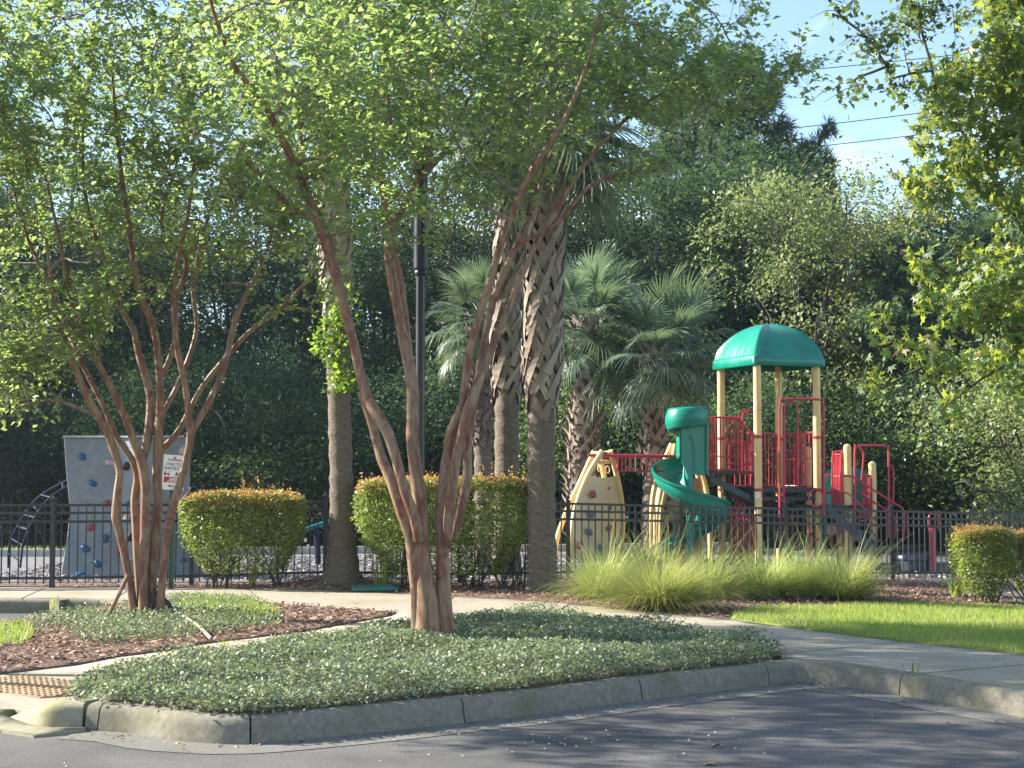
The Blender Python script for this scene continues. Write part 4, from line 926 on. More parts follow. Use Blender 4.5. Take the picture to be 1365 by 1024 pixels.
def panel_between(l, r, ytop_fn, n, Y, mat, name, parent, inset=.5):
    A = spline([tuple(p) for p in l], .04); B = spline([tuple(p) for p in r], .04); zs = np.linspace(0, 1, n); V = []; fs = []; m = 9
    zt0 = ytop_fn(0); z_lo = -.2
    for i in range(n):
        for j in range(m):
            u = j / (m - 1); zt = ytop_fn(u); z = z_lo + (zt - z_lo) * zs[i]
            a = np.array([np.interp(z, A[::-1, 2], A[::-1, k]) for k in (0, 1)]); b = np.array([np.interp(z, B[::-1, 2], B[::-1, k]) for k in (0, 1)])
            p = a + (b - a) * u; bow = .07 * math.sin(math.pi * u)
            V.append((p[0], p[1] - bow, z))
    k = len(V); V += [(x + .02, y + .05, z) for x, y, z in V]
    for i in range(n - 1):
        for j in range(m - 1):
            q_ = (i * m + j, i * m + j + 1, (i + 1) * m + j + 1, (i + 1) * m + j); fs.append(q_); fs.append(tuple(t + k for t in q_[::-1]))
    for j in range(m - 1): fs.append(((n - 1) * m + j, (n - 1) * m + j + 1, k + (n - 1) * m + j + 1, k + (n - 1) * m + j))
    mb = MB(); mb.add(V, fs); return mb.build(name, mat, parent)
ztp = at(800, 637, SY).z
panel_between(sl_, sr_, lambda u: ztp + .05 * (2 * u - 1) ** 2, 12, SY, M['beige'], 'climbing_panel', root)
rotp = math.atan2(1.05, .9) * 0.72
for i, (x, y, m_) in enumerate(((790, 659, 'redhold'), (809, 651, 'greyhold'), (811, 676, 'greyhold'), (787, 685, 'greyhold'), (810, 704, 'redhold'), (785, 709, 'greyhold'), (772, 727, 'redhold'), (800, 730, 'greyhold'))):
    u = (x - 772) / 56; hold(at(x, y, SY - .42 + 1.02 * max(0, min(1, u)) - .05), .08, M[m_], root, 40 + i, rotp)
for (x, y, r_) in ((800, 624, .055), (810, 626, .05)):
    c = at(x, y, SY + .5); mb = MB(); mb.tube([c + Vector((math.cos(a) * r_ * .8, 0, math.sin(a) * r_ * 1.3)) for a in np.linspace(0, 2 * math.pi, 18)], .011, 6); mb.build('hand_ring', M['yellow'] if x < 805 else M['palehold'], root, True)
# overhead ladder
for (pts, dy) in ((((785, 607), (883, 608), (905, 609)), 0), (((785, 608), (883, 609), (905, 610)), .7)):
    beam(pts, SY + dy, .032, 'ladder_rail', M['red'], root)
beam([(826, 628), (872, 628), (884, 628)], SY + .02, .018, 'ladder_rail', M['red'], root)
for i, x in enumerate((823, 829, 834, 840, 847, 855, 862, 869, 876)):
    mb = MB(); mb.tube([at(x, 608, SY), at(x, 608.5, SY + .7)], .016, 6); mb.tube([at(x, 608, SY), at(x, 628, SY)], .015 if i % 3 else .03, 7); mb.build('ladder_rung', M['red'] if i != 4 else M['palehold'], root, True)
# right-hand spire
l2 = [(896, 592), (883, 622), (874, 645), (870, 670), (868, 700), (869, 745)]; m2 = [(901, 592), (893, 632), (886, 658), (881, 689), (880, 745)]; r2 = [(907, 592), (925, 620), (934, 650), (936, 690), (935, 745)]
_, b1 = beam(l2, SY + .6, .055, 'beam', M['yellow'], root); _, b2 = beam(m2, SY + .5, .052, 'beam', M['yellow'], root); _, b3 = beam(r2, SY + .9, .052, 'beam', M['yellow'], root)
beam([(932, 620), (937, 636), (942, 656), (946, 690), (947, 745)], SY + 1.3, .05, 'beam', M['yellow'], root)
zt2 = at(890, 640, SY + .6).z
panel_between(b2, b3, lambda u: zt2 + .05 * (2 * u - 1) ** 2, 12, SY, M['pink'], 'climbing_panel', root)
panel_between(b1, b2, lambda u: zt2, 12, SY, M['beige'], 'climbing_panel', root)
for (x, y, rx, ry) in ((891, 701, .085, .105), (888, 676, .03, .06), (897, 681, .03, .035), (892, 666, .025, .028), (900, 694, .03, .03), (883.5, 713.5, .022, .04), (911, 694, .08, .09), (898, 715, .04, .04)):
    u = (x - 883) / 52; c = at(x, y, SY + .43 + .4 * u - .06 * math.sin(math.pi * min(1, max(0, u))) - .008)
    mb = MB(); mb.add([c + Vector((rx * math.cos(a) + .0, .4 * rx * math.cos(a) * .9, ry * math.sin(a))) for a in np.linspace(0, 2 * math.pi, 20, endpoint=False)], [tuple(range(20))[::-1]]); mb.v += [tuple(Vector(p) + Vector((0, .05, 0))) for p in mb.v[:20]]; mb.f += [(i, (i + 1) % 20, 20 + (i + 1) % 20, 20 + i) for i in range(20)]
    mb.build('hole', M['black'], root)

# ------------------------------------------------------------------ play tower
Np = Vector((4.537, 28.4)); a_ = R(23); s_ = 1.3
Lp_ = Np + Vector((-s_ * math.sin(a_), s_ * math.cos(a_))); Rp = Np + Vector((s_ * math.cos(a_), s_ * math.sin(a_))); Bp = Lp_ + (Rp - Np)
cen = (Np + Bp) / 2; gt = float(gz(cen.x, cen.y)); 
tower = empty('play_tower', (cen.x, cen.y, gt), 'red and yellow play tower with green dome roof and spiral slide', 'play structure')
DZ = at(1040, 651, 28.6).z; EZ = at(1010, 487, 28.4).z
def post(p, ztop, r=.07, cap=False):
    mb = MB(); zg = float(gz(p.x, p.y)) - .1
    pr = [(r, zg), (r, ztop)] + ([(r * .93, ztop + .03), (r * .7, ztop + .055), (r * .3, ztop + .07)] if cap else [])
    mb.lathe(pr, (p.x, p.y, 0), 18); return mb.build('post', M['yellow'], tower, True)
for p in (Np, Lp_, Rp, Bp): post(p, EZ + .1, .073)
stk = MB(); pc = Vector((Np.x, Np.y, at(1010, 660, 28.4).z)); av = np.linspace(R(215), R(285), 6); stk.strip([pc + Vector((.0745 * math.cos(a), .0745 * math.sin(a), -.06)) for a in av], [pc + Vector((.0745 * math.cos(a), .0745 * math.sin(a), .06)) for a in av]); stk.build('sticker', M['white'], tower)
for p in (Np, Lp_, Rp, Bp):
    for zc_ in (DZ - .03, DZ + .95): mb = MB(); mb.lathe([(.072, -.03), (.081, -.027), (.081, .027), (.072, .03)], (p.x, p.y, zc_), 18); mb.build('clamp', M['red'], tower, True)
# roof: four curved gores with rolled corner ribs over a flat eave band
hw = s_ / 2 + .115; nU = 28; V = []; fs = []; hD = at(1030, 432, 29.2).z - (EZ + .19)
ux = Vector((math.cos(a_), math.sin(a_))); uy = Vector((-math.sin(a_), math.cos(a_)))
def rw(u, v, z): p = cen + ux * u + uy * v; return (p.x, p.y, z)
g = np.linspace(-1, 1, 2 * nU + 1)
for i, u in enumerate(g):
    for j, v in enumerate(g):
        m_ = max(abs(u), abs(v)); hgt = max(0, 1 - m_ ** 2) ** .7; dd = abs(abs(u) - abs(v)); rib = math.exp(-(dd / .085) ** 2) * .035 * min(1, (1 - m_) * 8 + .4)
        seam = 0
        lo = min(abs(u), abs(v)) / max(m_, 1e-3)
        for sx in (0, .36, .68): seam -= .008 * math.exp(-((lo - sx) / .02) ** 2) * (m_ > .25)
        k_ = 1 + rib * 1.1 + seam
        V.append(rw(u * hw * .965 * k_, v * hw * .965 * k_, EZ + .17 + hD * hgt * (1 + rib * 1.2 + seam)))
n1 = len(g)
for i in range(n1 - 1):
    for j in range(n1 - 1): fs.append((i * n1 + j, (i + 1) * n1 + j, (i + 1) * n1 + j + 1, i * n1 + j + 1))
mb = MB(); mb.add(V, fs)
ring = []
prof = [(.96, .20), (1.0, .185), (1.025, .16), (1.03, .02), (1.01, 0), (.93, .0), (.93, .13)]
pts2 = []
cr = .10
for sx, sy, a0 in ((1, 1, 0), (-1, 1, 90), (-1, -1, 180), (1, -1, 270)):
    for a in np.linspace(a0, a0 + 90, 6): pts2.append((sx * (1 - cr) + cr * math.cos(R(a)), sy * (1 - cr) + cr * math.sin(R(a))))
V = [rw(x * hw * k_, y * hw * k_, EZ + z) for k_, z in prof for x, y in pts2]; m_ = len(pts2); fs = []
for i in range(len(prof) - 1):
    for j in range(m_): fs.append((i * m_ + j, (i + 1) * m_ + j, (i + 1) * m_ + (j + 1) % m_, i * m_ + (j + 1) % m_))
mb.add(V, fs)
V = [rw(x * hw * .94, y * hw * .94, EZ + .125) for x, y in pts2]; mb.add(V, [tuple(range(m_))[::-1]])
rf = mb.build('roof', M['green'], tower, True)
# decks
def deck(name, pts, z, th, mat=None):
    mb = MB(); n = len(pts); P = [Vector(p[:2]) for p in pts]; c = sum(P, Vector((0, 0))) / n
    V = [(p.x, p.y, z) for p in P] + [(p.x, p.y, z - th) for p in P]
    mb.add(V, [tuple(range(n)), tuple(range(n, 2 * n))[::-1]] + [(i, n + i, n + (i + 1) % n, (i + 1) % n) for i in range(n)])
    return mb.build(name, mat or M['deck'], tower)
ex = .04
deck('deck', [Np - ux * ex - uy * ex, Rp + ux * ex - uy * ex, Bp + ux * ex + uy * ex, Lp_ - ux * ex + uy * ex], DZ + .01, .09)
mb = MB(); z_ = at(1040, 665, 28.5).z
for A, B in ((Np, Rp), (Rp, Bp), (Lp_, Bp), (Np, Lp_)):
    d = B - A; mb.box((*((A + B) / 2), z_), (d.length - .15, .05, .075), Matrix.Rotation(math.atan2(d.y, d.x), 3, 'Z'))
mb.build('deck_frame', M['deck'], tower)
def v2(px, Y): p = at(px, 640, Y); return Vector((p.x, p.y))
UZ = at(960, 628, 28.9).z
UA, UB, UC, UD, UE = v2(942, 28.75), v2(984, 28.7), v2(1003, 28.62), v2(985, 29.7), v2(944, 29.7)
deck('deck', [UA, UB, UC, UD, UE], UZ, .06)
mb = MB(); c1_, c2_ = at(946, 632, 28.8), at(1004, 662, 28.6); c3_, c4_ = at(946, 634, 29.6), at(1004, 664, 29.3)
mb.add([c1_, c2_, c4_, c3_] + [p - Vector((0, 0, .12)) for p in (c1_, c2_, c4_, c3_)], [(0, 1, 2, 3), (7, 6, 5, 4), (0, 4, 5, 1), (1, 5, 6, 2), (2, 6, 7, 3), (3, 7, 4, 0)]); mb.build('step_ramp', M['stair'], tower)
def barrier(P0, P1, zlo, zhi, n, mid=(), zhi2=None, parent=None, loc='barrier', rr=.02):
    mb = MB(); P0 = Vector(P0[:2]); P1 = Vector(P1[:2]); z2 = zhi if zhi2 is None else zhi2
    q = lambda t, z: Vector((*(P0.lerp(P1, t)), z))
    zt = lambda t: zhi + (z2 - zhi) * t
    mb.tube([q(0, zlo), q(0, zt(0) - .05), q(.03, zt(0)), q(.97, zt(1)), q(1, zt(1) - .05), q(1, zlo)], rr, 8); mb.tube([q(0, zlo), q(1, zlo)], rr * .9, 8)
    for i in range(1, n): mb.tube([q(i / n, zlo), q(i / n, zt(i / n))], .0125, 6)
    for t in mid: mb.tube([q(0, zlo + (zhi - zlo) * t), q(1, zlo + (z2 - zlo) * t)], .013, 6)
    return mb.build(loc, M['red'], parent or tower, True)
zU0, zU1 = UZ + .02, at(960, 556.5, 28.75).z
barrier(UA, UB, zU0, zU1, 9, (.26,)); barrier(UB, UC, zU0 - .05, zU1, 3, (.5, .26), at(1003, 578, 28.6).z); barrier(UE, UD, zU0, zU1, 8, (.26,))
zb0, zb1 = DZ + .04, at(1020, 576.5, 29).z
mLB = Lp_.lerp(Bp, .5); barrier(v2(997.5, 29.3), Bp - ux * .08, zb0, zb1, 8, (.82, .42)); 
barrier(Bp + Vector((.1, -.1)), v2(1072, 29.6), zb0, at(1060, 577, 29.6).z, 4, (.5,)); barrier(v2(1063, 29.3), v2(1085, 29.1), zb0, at(1075, 577, 29.2).z, 4, (.52,))
barrier(Lp_ + Vector((.06, .1)), v2(1001, 29.9), zb0, at(985, 590, 29.8).z, 5, (.5,))
barrier(v2(1046, 30.6), v2(1064, 30.6), zb0, at(1055, 601, 30.6).z, 5, (.5,)); 
def pipe(pts, Y, r=.021, name='arch_rail', mat=None, dY=None):
    P = [tuple(at(x, y, Y + (dY[i] if dY else 0))) for i, (x, y) in enumerate(pts)]; s = spline(P, .06); mb = MB(); mb.tube(s, r, 8); return mb.build(name, mat or M['red'], tower, True)
def archpts(x0, x1, ytop, yb0, yb1, c=8): return [(x0, yb0), (x0, ytop + c * 1.3), (x0 + c * .35, ytop + c * .35), (x0 + c, ytop), (x1 - c, ytop), (x1 - c * .35, ytop + c * .35), (x1, ytop + c * 1.3), (x1, yb1)]
pipe(archpts(1039.5, 1098, 532.5, 690, 690, 9), 28.1); pipe([(1045, 690), (1045.5, 552), (1049, 541), (1057, 536), (1062, 541), (1063.5, 552), (1063, 650)], 28.3, .018)
pipe([(1098, 600), (1092, 612), (1094, 617), (1098, 620)][:0] or [(1093, 550), (1092, 612), (1095, 617)], 28.9, .014)
pipe(archpts(985.5, 1006, 547.5, 630, 630, 7), 29.7, .02); pipe(archpts(990, 1008, 549, 630, 650, 6), 29.4, .018)
mb = MB()
th = np.linspace(0, 2 * math.pi, 24); c = at(1088, 664, 28.1)
mb.tube([c + Vector((.13 * math.cos(a), 0, .16 * math.sin(a))) for a in th], .016, 7); mb.build('grab_loop', M['red'], tower, True)
c = at(1087, 709, 28.1); mb = MB(); mb.tube([c + Vector((.12 * math.cos(a), 0, .15 * math.sin(a))) for a in th], .016, 7); mb.build('grab_loop', M['red'], tower, True)
# lower barrier panel and play panel under the deck
zl0, zl1 = gt + .05, at(990, 683, 28.9).z
mb = MB(); P0, P1 = v2(971, 29.3), v2(1007, 28.75); d = P1 - P0
mb.box((*((P0 + P1) / 2), (zl0 + zl1) / 2), (d.length, .03, zl1 - zl0), Matrix.Rotation(math.atan2(d.y, d.x), 3, 'Z'), .01)
n_ = Vector((d.y, -d.x)).normalized()
for i in range(9):
    p = P0.lerp(P1, (i + .5) / 9) + n_ * .022; mb.tube([(p.x, p.y, zl0), (p.x, p.y, zl1 - .04)], .012, 6)
mb.build('play_panel', M['red'], tower)
for x in (983, 990): pipe([(x - 3, 690), (x - 2.5, 674), (x, 668.5), (x + 2.5, 674), (x + 3, 690)], 28.85, .02, 'panel_loop')
barrier(v2(1043, 29.4), v2(1062, 29.4), gt + .35, at(1050, 690, 29.4).z, 4, (.5,))
mb = MB(); c = at(1052, 712, 29.2); mb.box(c, (.75, .5, .05), Matrix.Rotation(a_, 3, 'Z'), .02); mb.tube([c, c - Vector((0, 0, .6))], .05, 8); mb.build('bench_seat', M['stair'], tower)
mb = MB(); c = at(1020, 700, 29.6); mb.box(c, (.9, .05, .9), Matrix.Rotation(a_, 3, 'Z'), .03); mb.build('dark_panel', M['deck'], tower)
# right lower platform with posts, arches and stair
LZ = at(1110, 673, 28.6).z
deck('deck', [v2(1098, 28.1), v2(1131, 28.1), v2(1160, 29.3), v2(1100, 29.5)], LZ, .07)
deck('deck', [v2(1063, 28.5), v2(1128, 28.3), v2(1135, 28.9), v2(1070, 29.2)], LZ - .01, .06)
Q1, Q2, Q3 = v2(1130, 28.3), v2(1163, 29.2), v2(1078, 30.0)
post(Q1, at(1130, 597, 28.3).z, .073, True); post(Q2, at(1163, 620, 29.2).z, .073, True); post(Q3, at(1078, 600, 30).z, .06, True); post(v2(1118, 29.9), LZ, .06)
pipe(archpts(1139.5, 1184.5, 594.5, 720, 716, 6.5), 28.2, .022); pipe([(1148.5, 640), (1151, 610), (1150, 602), (1146, 597)], 28.5, .018); pipe([(1187, 620), (1190.5, 627), (1191, 650), (1190.5, 672)], 28.9, .018)
pipe([(1109, 672), (1110, 609), (1112, 604), (1116, 602), (1128, 602)], 28.4, .019); pipe([(1121, 672), (1121.5, 609), (1123, 604), (1128, 602.5)], 28.3, .018)
barrier(v2(1110, 28.55), v2(1122, 28.4), LZ + .04, at(1115, 606, 28.5).z, 6, (.55,)); barrier(v2(1150.5, 29.0), v2(1161, 29.1), LZ - .3, at(1155, 634, 29).z, 5, ())
pipe([(1101, 634), (1108, 633.5), (1113, 637), (1180, 679), (1191, 686), (1194, 700), (1192, 718)], 28.6, .019, 'handrail')
pipe([(1124, 634.5), (1136, 635), (1142, 639), (1192, 671), (1203, 678), (1206, 690), (1204, 717), (1199, 719)], 28.1, .019, 'handrail')
pipe([(1101, 657), (1109, 657), (1114, 660), (1150, 684)], 28.65, .016, 'handrail'); pipe([(1122, 657), (1132, 659), (1168, 694)], 28.05, .016, 'handrail')
pipe([(1098, 657), (1120, 655), (1138, 672), (1170, 720)], 28.55, .016, 'handrail'); pipe([(1139, 672), (1141, 712), (1146, 718), (1152, 718)], 28.1, .018, 'handrail')
s0, s1 = at(1104, 676, 28.1), at(1172, 738, 27.9); dn = Vector((.28, .96, 0)); wd = .75
for k_ in (0, 1):
    A = s0 + dn * wd * k_; B = s1 + dn * wd * k_; mb = MB(); V = []
    for p, o_ in ((A, .0), (B, .0)): V += [p + Vector((0, 0, .07)), p - Vector((0, 0, .13)), p + Vector((0, .03, .07)), p + Vector((0, .03, -.13))]
    mb.add(V, [(0, 1, 5, 4), (2, 6, 7, 3), (0, 4, 6, 2), (1, 3, 7, 5), (0, 2, 3, 1), (4, 5, 7, 6)]); mb.build('stringer', M['stair'], tower)
for i in range(5):
    t = (i + .7) / 5.2; c = s0.lerp(s1, t) + dn * wd / 2 + Vector((0, 0, -.02)); mb = MB(); mb.box(c, (.24, wd - .06, .035), Matrix.Rotation(R(16), 3, 'Z')); mb.build('stair_tread', M['stair'], tower)
mb = MB(); c = at(1113, 706, 28.9); mb.box(c, (.34, .05, .2), Matrix.Rotation(.2, 3, 'Z'), .03); mb.build('white_panel', M['palehold'], tower)
barrier(v2(1100, 29.0), v2(1122, 28.8), gt + .4, at(1110, 700, 28.9).z, 4, ())
# green bubble wall behind the lower platform
mb = MB(); V = []; fs = []
for i, t in enumerate(np.linspace(0, 1, 13)):
    x = 1099 + 60 * t; yt = 634 - 14 * math.sin(math.pi * t) ** .8
    for j, u in enumerate(np.linspace(0, 1, 7)):
        p = at(x, yt + (690 - yt) * u, 29.9); V.append((p.x, p.y + .25 * math.sin(math.pi * t) * (1 - .3 * u), p.z))
for i in range(12):
    for j in range(6): fs.append((i * 7 + j, i * 7 + j + 1, (i + 1) * 7 + j + 1, (i + 1) * 7 + j))
mb.add(V, fs); o = mb.build('slide_wall', M['green'], tower, True); sm = o.modifiers.new('thick', 'SOLIDIFY'); sm.thickness = .04
mb = MB(); mb.tube([at(1099, 740, 28.4), at(1099, 690, 28.4)], .02, 8); mb.build('green_pole', M['green'], tower, True)

# spiral slide
slide = empty('spiral_slide', (0, 0, 0), None, None); slide.parent = tower; slide.location = -tower.location
del_keys = [k for k in slide.keys()]
SC = v2(921, 28.75); px2m = 28.75 / 2050
th0, th1 = R(75), R(545); ns = 150; V = []; m_ = 15
zk = np.array([[75, 2.02], [130, 1.9], [180, at(870, 626, 28.75).z], [270, at(918, 655, 28.1).z], [360, at(966, 674, 28.75).z], [450, .62], [500, .30], [545, .06]])
def trough(u):
    # cross-section from the inner lip (0) to the outer lip (1): offset across, height below rim
    a = math.pi * u; return (1 - math.cos(a)) / 2, -math.sin(a) ** .75
ths = np.linspace(th0, th1, ns); zr = np.interp(np.degrees(ths), zk[:, 0], zk[:, 1])
zr = np.convolve(np.pad(zr, 9, 'edge'), np.ones(19) / 19, 'valid')
ri, ro = .14, .70; rows_ = []
for th_, z in zip(ths, zr):
    ext = max(0, th_ - R(455)); c = Vector((SC.x, SC.y)); 
    thc = min(th_, R(455)); rad = Vector((math.cos(thc), math.sin(thc))); tan = Vector((-math.sin(thc), math.cos(thc)))
    bankin = .10; row = []
    dep = .30 if th_ < R(440) else max(.13, .30 - .18 * (th_ - R(440)) / R(60))
    for j in range(m_):
        u = j / (m_ - 1); ac, hh = trough(u); r_ = ri + (ro - ri) * ac
        p = c + rad * r_ + tan * ext * .62
        row.append((p.x, p.y, z + dep * hh - bankin * (1 - ac) * .6))
    lip = row[-1]; l2_ = c + rad * (ro + .045) + tan * ext * .62
    row.append((l2_.x, l2_.y, lip[2] + .0)); row.append((l2_.x - rad.x * .005, l2_.y - rad.y * .005, lip[2] - .06))
    rows_.append(row)
mb = MB(); K = m_ + 2; V = [p for r_ in rows_ for p in r_]; fs = [(i * K + j, (i + 1) * K + j, (i + 1) * K + j + 1, i * K + j + 1) for i in range(ns - 1) for j in range(K - 1)]
mb.add(V, fs); o = mb.build('chute', M['green'], slide, True); o.location = (0, 0, 0); sm = o.modifiers.new('thick', 'SOLIDIFY'); sm.thickness = .022; sm.offset = 1
def part0(mb, name, mat, smooth=True, thick=0):
    o = mb.build(name, mat, slide, smooth); o.location = (0, 0, 0)
    if thick: s = o.modifiers.new('thick', 'SOLIDIFY'); s.thickness = thick
    return o
zpt = at(918, 600, 28.75).z
mb = MB(); mb.lathe([(.062, gt - .1), (.062, zpt + .2)], (SC.x - .03, SC.y, 0), 16); mb.lathe([(.085, at(921, 655, 28.7).z), (.08, at(921, 607, 28.7).z), (.066, at(921, 600, 28.7).z)], (SC.x - .03, SC.y, 0), 16); part0(mb, 'centre_pole', M['green'])
# entrance hood: curved wall with a swirl band on top
def arcwall(c, r, a0, a1, zb, zt, n=26, bulge=0.0, k=8):
    mb = MB(); V = []; fs = []
    for i in range(n + 1):
        t = i / n; a = R(a0 + (a1 - a0) * t)
        for j in range(k + 1):
            u = j / k; z = zb(t) + (zt(t) - zb(t)) * u; rr = r(t) + bulge * math.sin(math.pi * u); V.append((c.x + rr * math.cos(a), c.y + rr * math.sin(a), z))
    for i in range(n):
        for j in range(k): fs.append((i * (k + 1) + j, (i + 1) * (k + 1) + j, (i + 1) * (k + 1) + j + 1, i * (k + 1) + j + 1))
    mb.add(V, fs); return mb
zz = lambda y: at(920, y, 28.75).z
hc = v2(918, 28.8)
part0(arcwall(hc, lambda t: .36 + .03 * (1 - t), 130, 335, lambda t: zz(577 - 9 * t), lambda t: zz(546 - 4 * t), 30, .05), 'hood_band', M['green'], True, .03)
part0(arcwall(v2(921, 28.9), lambda t: .27, 130, 215, lambda t: zz(612), lambda t: zz(570), 16), 'hood_neck', M['green'], True, .025)
# deck-side panel of the slide
mb = MB(); A = [(909, 570), (912, 560), (941, 556), (942.5, 562), (942.5, 624), (939, 632), (917, 631), (910, 612)]
V = [at(x, y, 28.62 + .1 * (x - 909) / 33) for x, y in A]; k_ = len(V); V += [p + Vector((.02, .5, 0)) for p in V]
mb.add(V, [tuple(range(k_))[::-1]] + [(i, k_ + i, k_ + (i + 1) % k_, (i + 1) % k_) for i in range(k_)])
o = part0(mb, 'entry_panel', M['green'], False); bv = o.modifiers.new('edge', 'BEVEL'); bv.width = .025; bv.segments = 3; bv.limit_method = 'ANGLE'
mb = MB(); mb.tube(spline([tuple(at(x, y, 28.6)) for x, y in ((921, 580), (926, 590), (928, 604), (929, 628))], .05), .012, 6); part0(mb, 'entry_rib', M['green'])
mb = MB(); mb.tube([at(942.5, 556, 28.7), at(942.5, 632, 28.7)], .03, 8); part0(mb, 'entry_edge', M['green'])
# step pod and handle at the right
pod = empty('step_table', tuple(at(1207, 768, 27.9)), 'low dark round play table on a yellow pedestal behind the right fence', 'play table')
mb = MB(); c = at(1217, 745, 27.9); mb.lathe([(.0, -.02), (.33, -.02), (.36, 0), (.36, .05), (.34, .075), (.0, .075)], tuple(c), 28); mb.lathe([(.30, -.2), (.33, -.02)], tuple(c), 28); mb.build('table_top', M['stair'], pod, True)
mb = MB(); cc = at(1207, 745, 27.9); mb.lathe([(.09, at(1207, 772, 27.9).z - cc.z), (.09, 0)], (cc.x, cc.y, cc.z), 16); mb.build('leg', M['yellow'], pod, True)
hp = empty('handle_post', tuple(at(1243, 772, 27.6)), 'red handle post with an arched grip right of the play table', 'post')
mb = MB(); pb = at(1243, 773, 27.6); mb.lathe([(.055, 0), (.055, at(1243, 706, 27.6).z - pb.z), (.04, at(1243, 704, 27.6).z - pb.z)], tuple(pb), 14); mb.build('post', M['red'], hp, True)
mb = MB(); mb.tube(spline([tuple(at(x, y, 27.65)) for x, y in ((1238, 706), (1238, 690), (1242, 685), (1250, 687), (1250, 706))], .05), .018, 7); mb.build('grip', M['red'], hp, True)
#@@PART3
# ------------------------------------------------------------------ wood behind the playground
def crown_mesh(name, blobs, n, size, seed, up=.3, aspect=.55, clump=14):
    rn = np.random.default_rng(seed); K = n // clump; S = in_blobs(blobs, max(30, K // 11), rn, .3); P = S[rn.integers(0, len(S), K)] + rn.normal(0, 1, (K, 3)) * np.array([.3, .3, .2])
    # keep clumps loose so the crown has gaps and ragged edges
    P = P[(np.sin(P[:, 0] * 2.1 + seed) + np.sin(P[:, 1] * 1.9) + np.sin(P[:, 2] * 2.6 + seed * 2) + rn.normal(0, .9, len(P))) > -1.1]
    d = rn.normal(0, 1, (len(P), clump, 3)) * np.array([.26, .26, .17]); C = (P[:, None] + d).reshape(-1, 3)
    V, Fc = leaf_arrays(C, size, up, aspect, .3, rn, .2); return np_mesh(name, V, Fc)
def limbs(blobs, H, r, seed, mat, split=.35):
    rn = np.random.default_rng(seed); q = MB(); t = np.linspace(0, 1, 12); top = H * .82
    ax = np.c_[.12 * np.sin(t * 3 + seed) * H * .12, .1 * np.cos(t * 2.5 + seed) * H * .1, t * top]; ax[:, :2] -= ax[0, :2]
    q.tube(ax, r * (1 - .85 * t) * (1 + .5 * np.exp(-t * 18)), 10)
    for b in blobs:
        c = np.array(b[0]); z = min(max(c[2] * split + .3, .2 * H * split), top * .85); a = np.array([np.interp(z, ax[:, 2], ax[:, 0]), np.interp(z, ax[:, 2], ax[:, 1]), z])
        m = a + (c - a) * .5 + np.array([0, 0, .12 * np.linalg.norm(c - a)]) + rn.normal(0, .12, 3); s = spline([a, m, c], .3); q.tube(s, np.linspace(r * .4, .02, len(s)), 6)
        for _ in range(3):
            e = c + rn.normal(0, 1, 3) * np.array(b[1]) * .6; q.tube([c, (c + e) / 2 + [0, 0, .1], e], [.025, .018, .008], 5)
    return q
def make_tree(nm, label, cat, group, blobs, H, r, n, size, lm, seed, clump=14, tm=None):
    root = empty(nm, (0, 0, 0), label, cat, group)
    limbs(blobs, H, r, seed, None).build('trunk', tm or M['bark'], root, True)
    link('crown', crown_mesh('crown', blobs, n, size, seed, clump=clump), lm, root); return root
def copy_tree(root, loc, rz, sc, label=None, parent=None):
    c = root.copy(); COL.objects.link(c); c.location = loc; c.rotation_euler = (0, 0, rz); c.scale = (sc[0], sc[0], sc[1])
    if label: c['label'] = label
    for ch in root.children:
        d = ch.copy(); COL.objects.link(d); d.parent = c
        for g_ in ch.children: e = g_.copy(); COL.objects.link(e); e.parent = d
    return c
def rblobs(seed, n, R0, z0, z1, rb):
    rn = np.random.default_rng(seed); out = []
    for i in range(n):
        t = (i + .5) / n; a = i * 2.4 + rn.uniform(-.5, .5); z = z0 + (z1 - z0) * t; rr = R0 * math.sin(math.pi * (.18 + .72 * t)) * rn.uniform(.45, .95)
        s = rb * rn.uniform(.7, 1.2); out.append(((rr * math.cos(a), rr * math.sin(a), z), (s * 1.1, s * 1.1, s * .75)))
    return out
GW = 'trees of the wood behind the playground'
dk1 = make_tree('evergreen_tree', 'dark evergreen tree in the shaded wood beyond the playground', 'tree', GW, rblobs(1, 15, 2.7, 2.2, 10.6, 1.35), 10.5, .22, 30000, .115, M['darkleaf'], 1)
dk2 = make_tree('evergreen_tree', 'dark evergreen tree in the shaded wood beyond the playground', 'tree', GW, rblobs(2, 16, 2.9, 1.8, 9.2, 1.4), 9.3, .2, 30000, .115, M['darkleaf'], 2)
md1 = make_tree('oak_tree', 'mid green oak tree standing among the dark wood', 'tree', GW, rblobs(3, 14, 2.8, 2.4, 9.8, 1.4), 9.8, .24, 30000, .115, M['midleaf'], 3)
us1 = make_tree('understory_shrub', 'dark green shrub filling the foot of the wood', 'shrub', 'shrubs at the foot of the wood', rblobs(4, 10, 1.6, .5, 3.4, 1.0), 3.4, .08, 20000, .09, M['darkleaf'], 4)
us2 = make_tree('understory_shrub', 'mid green shrub at the foot of the wood', 'shrub', 'shrubs at the foot of the wood', rblobs(5, 9, 1.7, .5, 3.0, 1.0), 3.0, .08, 18000, .09, M['midleaf'], 5)
pl1 = make_tree('bushy_tree', 'pale green bushy tree with fine leaves rising right of the tower dome', 'tree', 'pale trees on the right', rblobs(6, 16, 2.6, 1.5, 8.6, 1.3), 8.6, .16, 20000, .12, M['paleleaf'], 6, 18)
yl1 = make_tree('bushy_tree', 'yellow green bushy tree beside the open sky on the right', 'tree', 'pale trees on the right', rblobs(7, 14, 2.3, 1.5, 8.2, 1.2), 8.2, .15, 17000, .12, M['yellowleaf'], 7, 18)
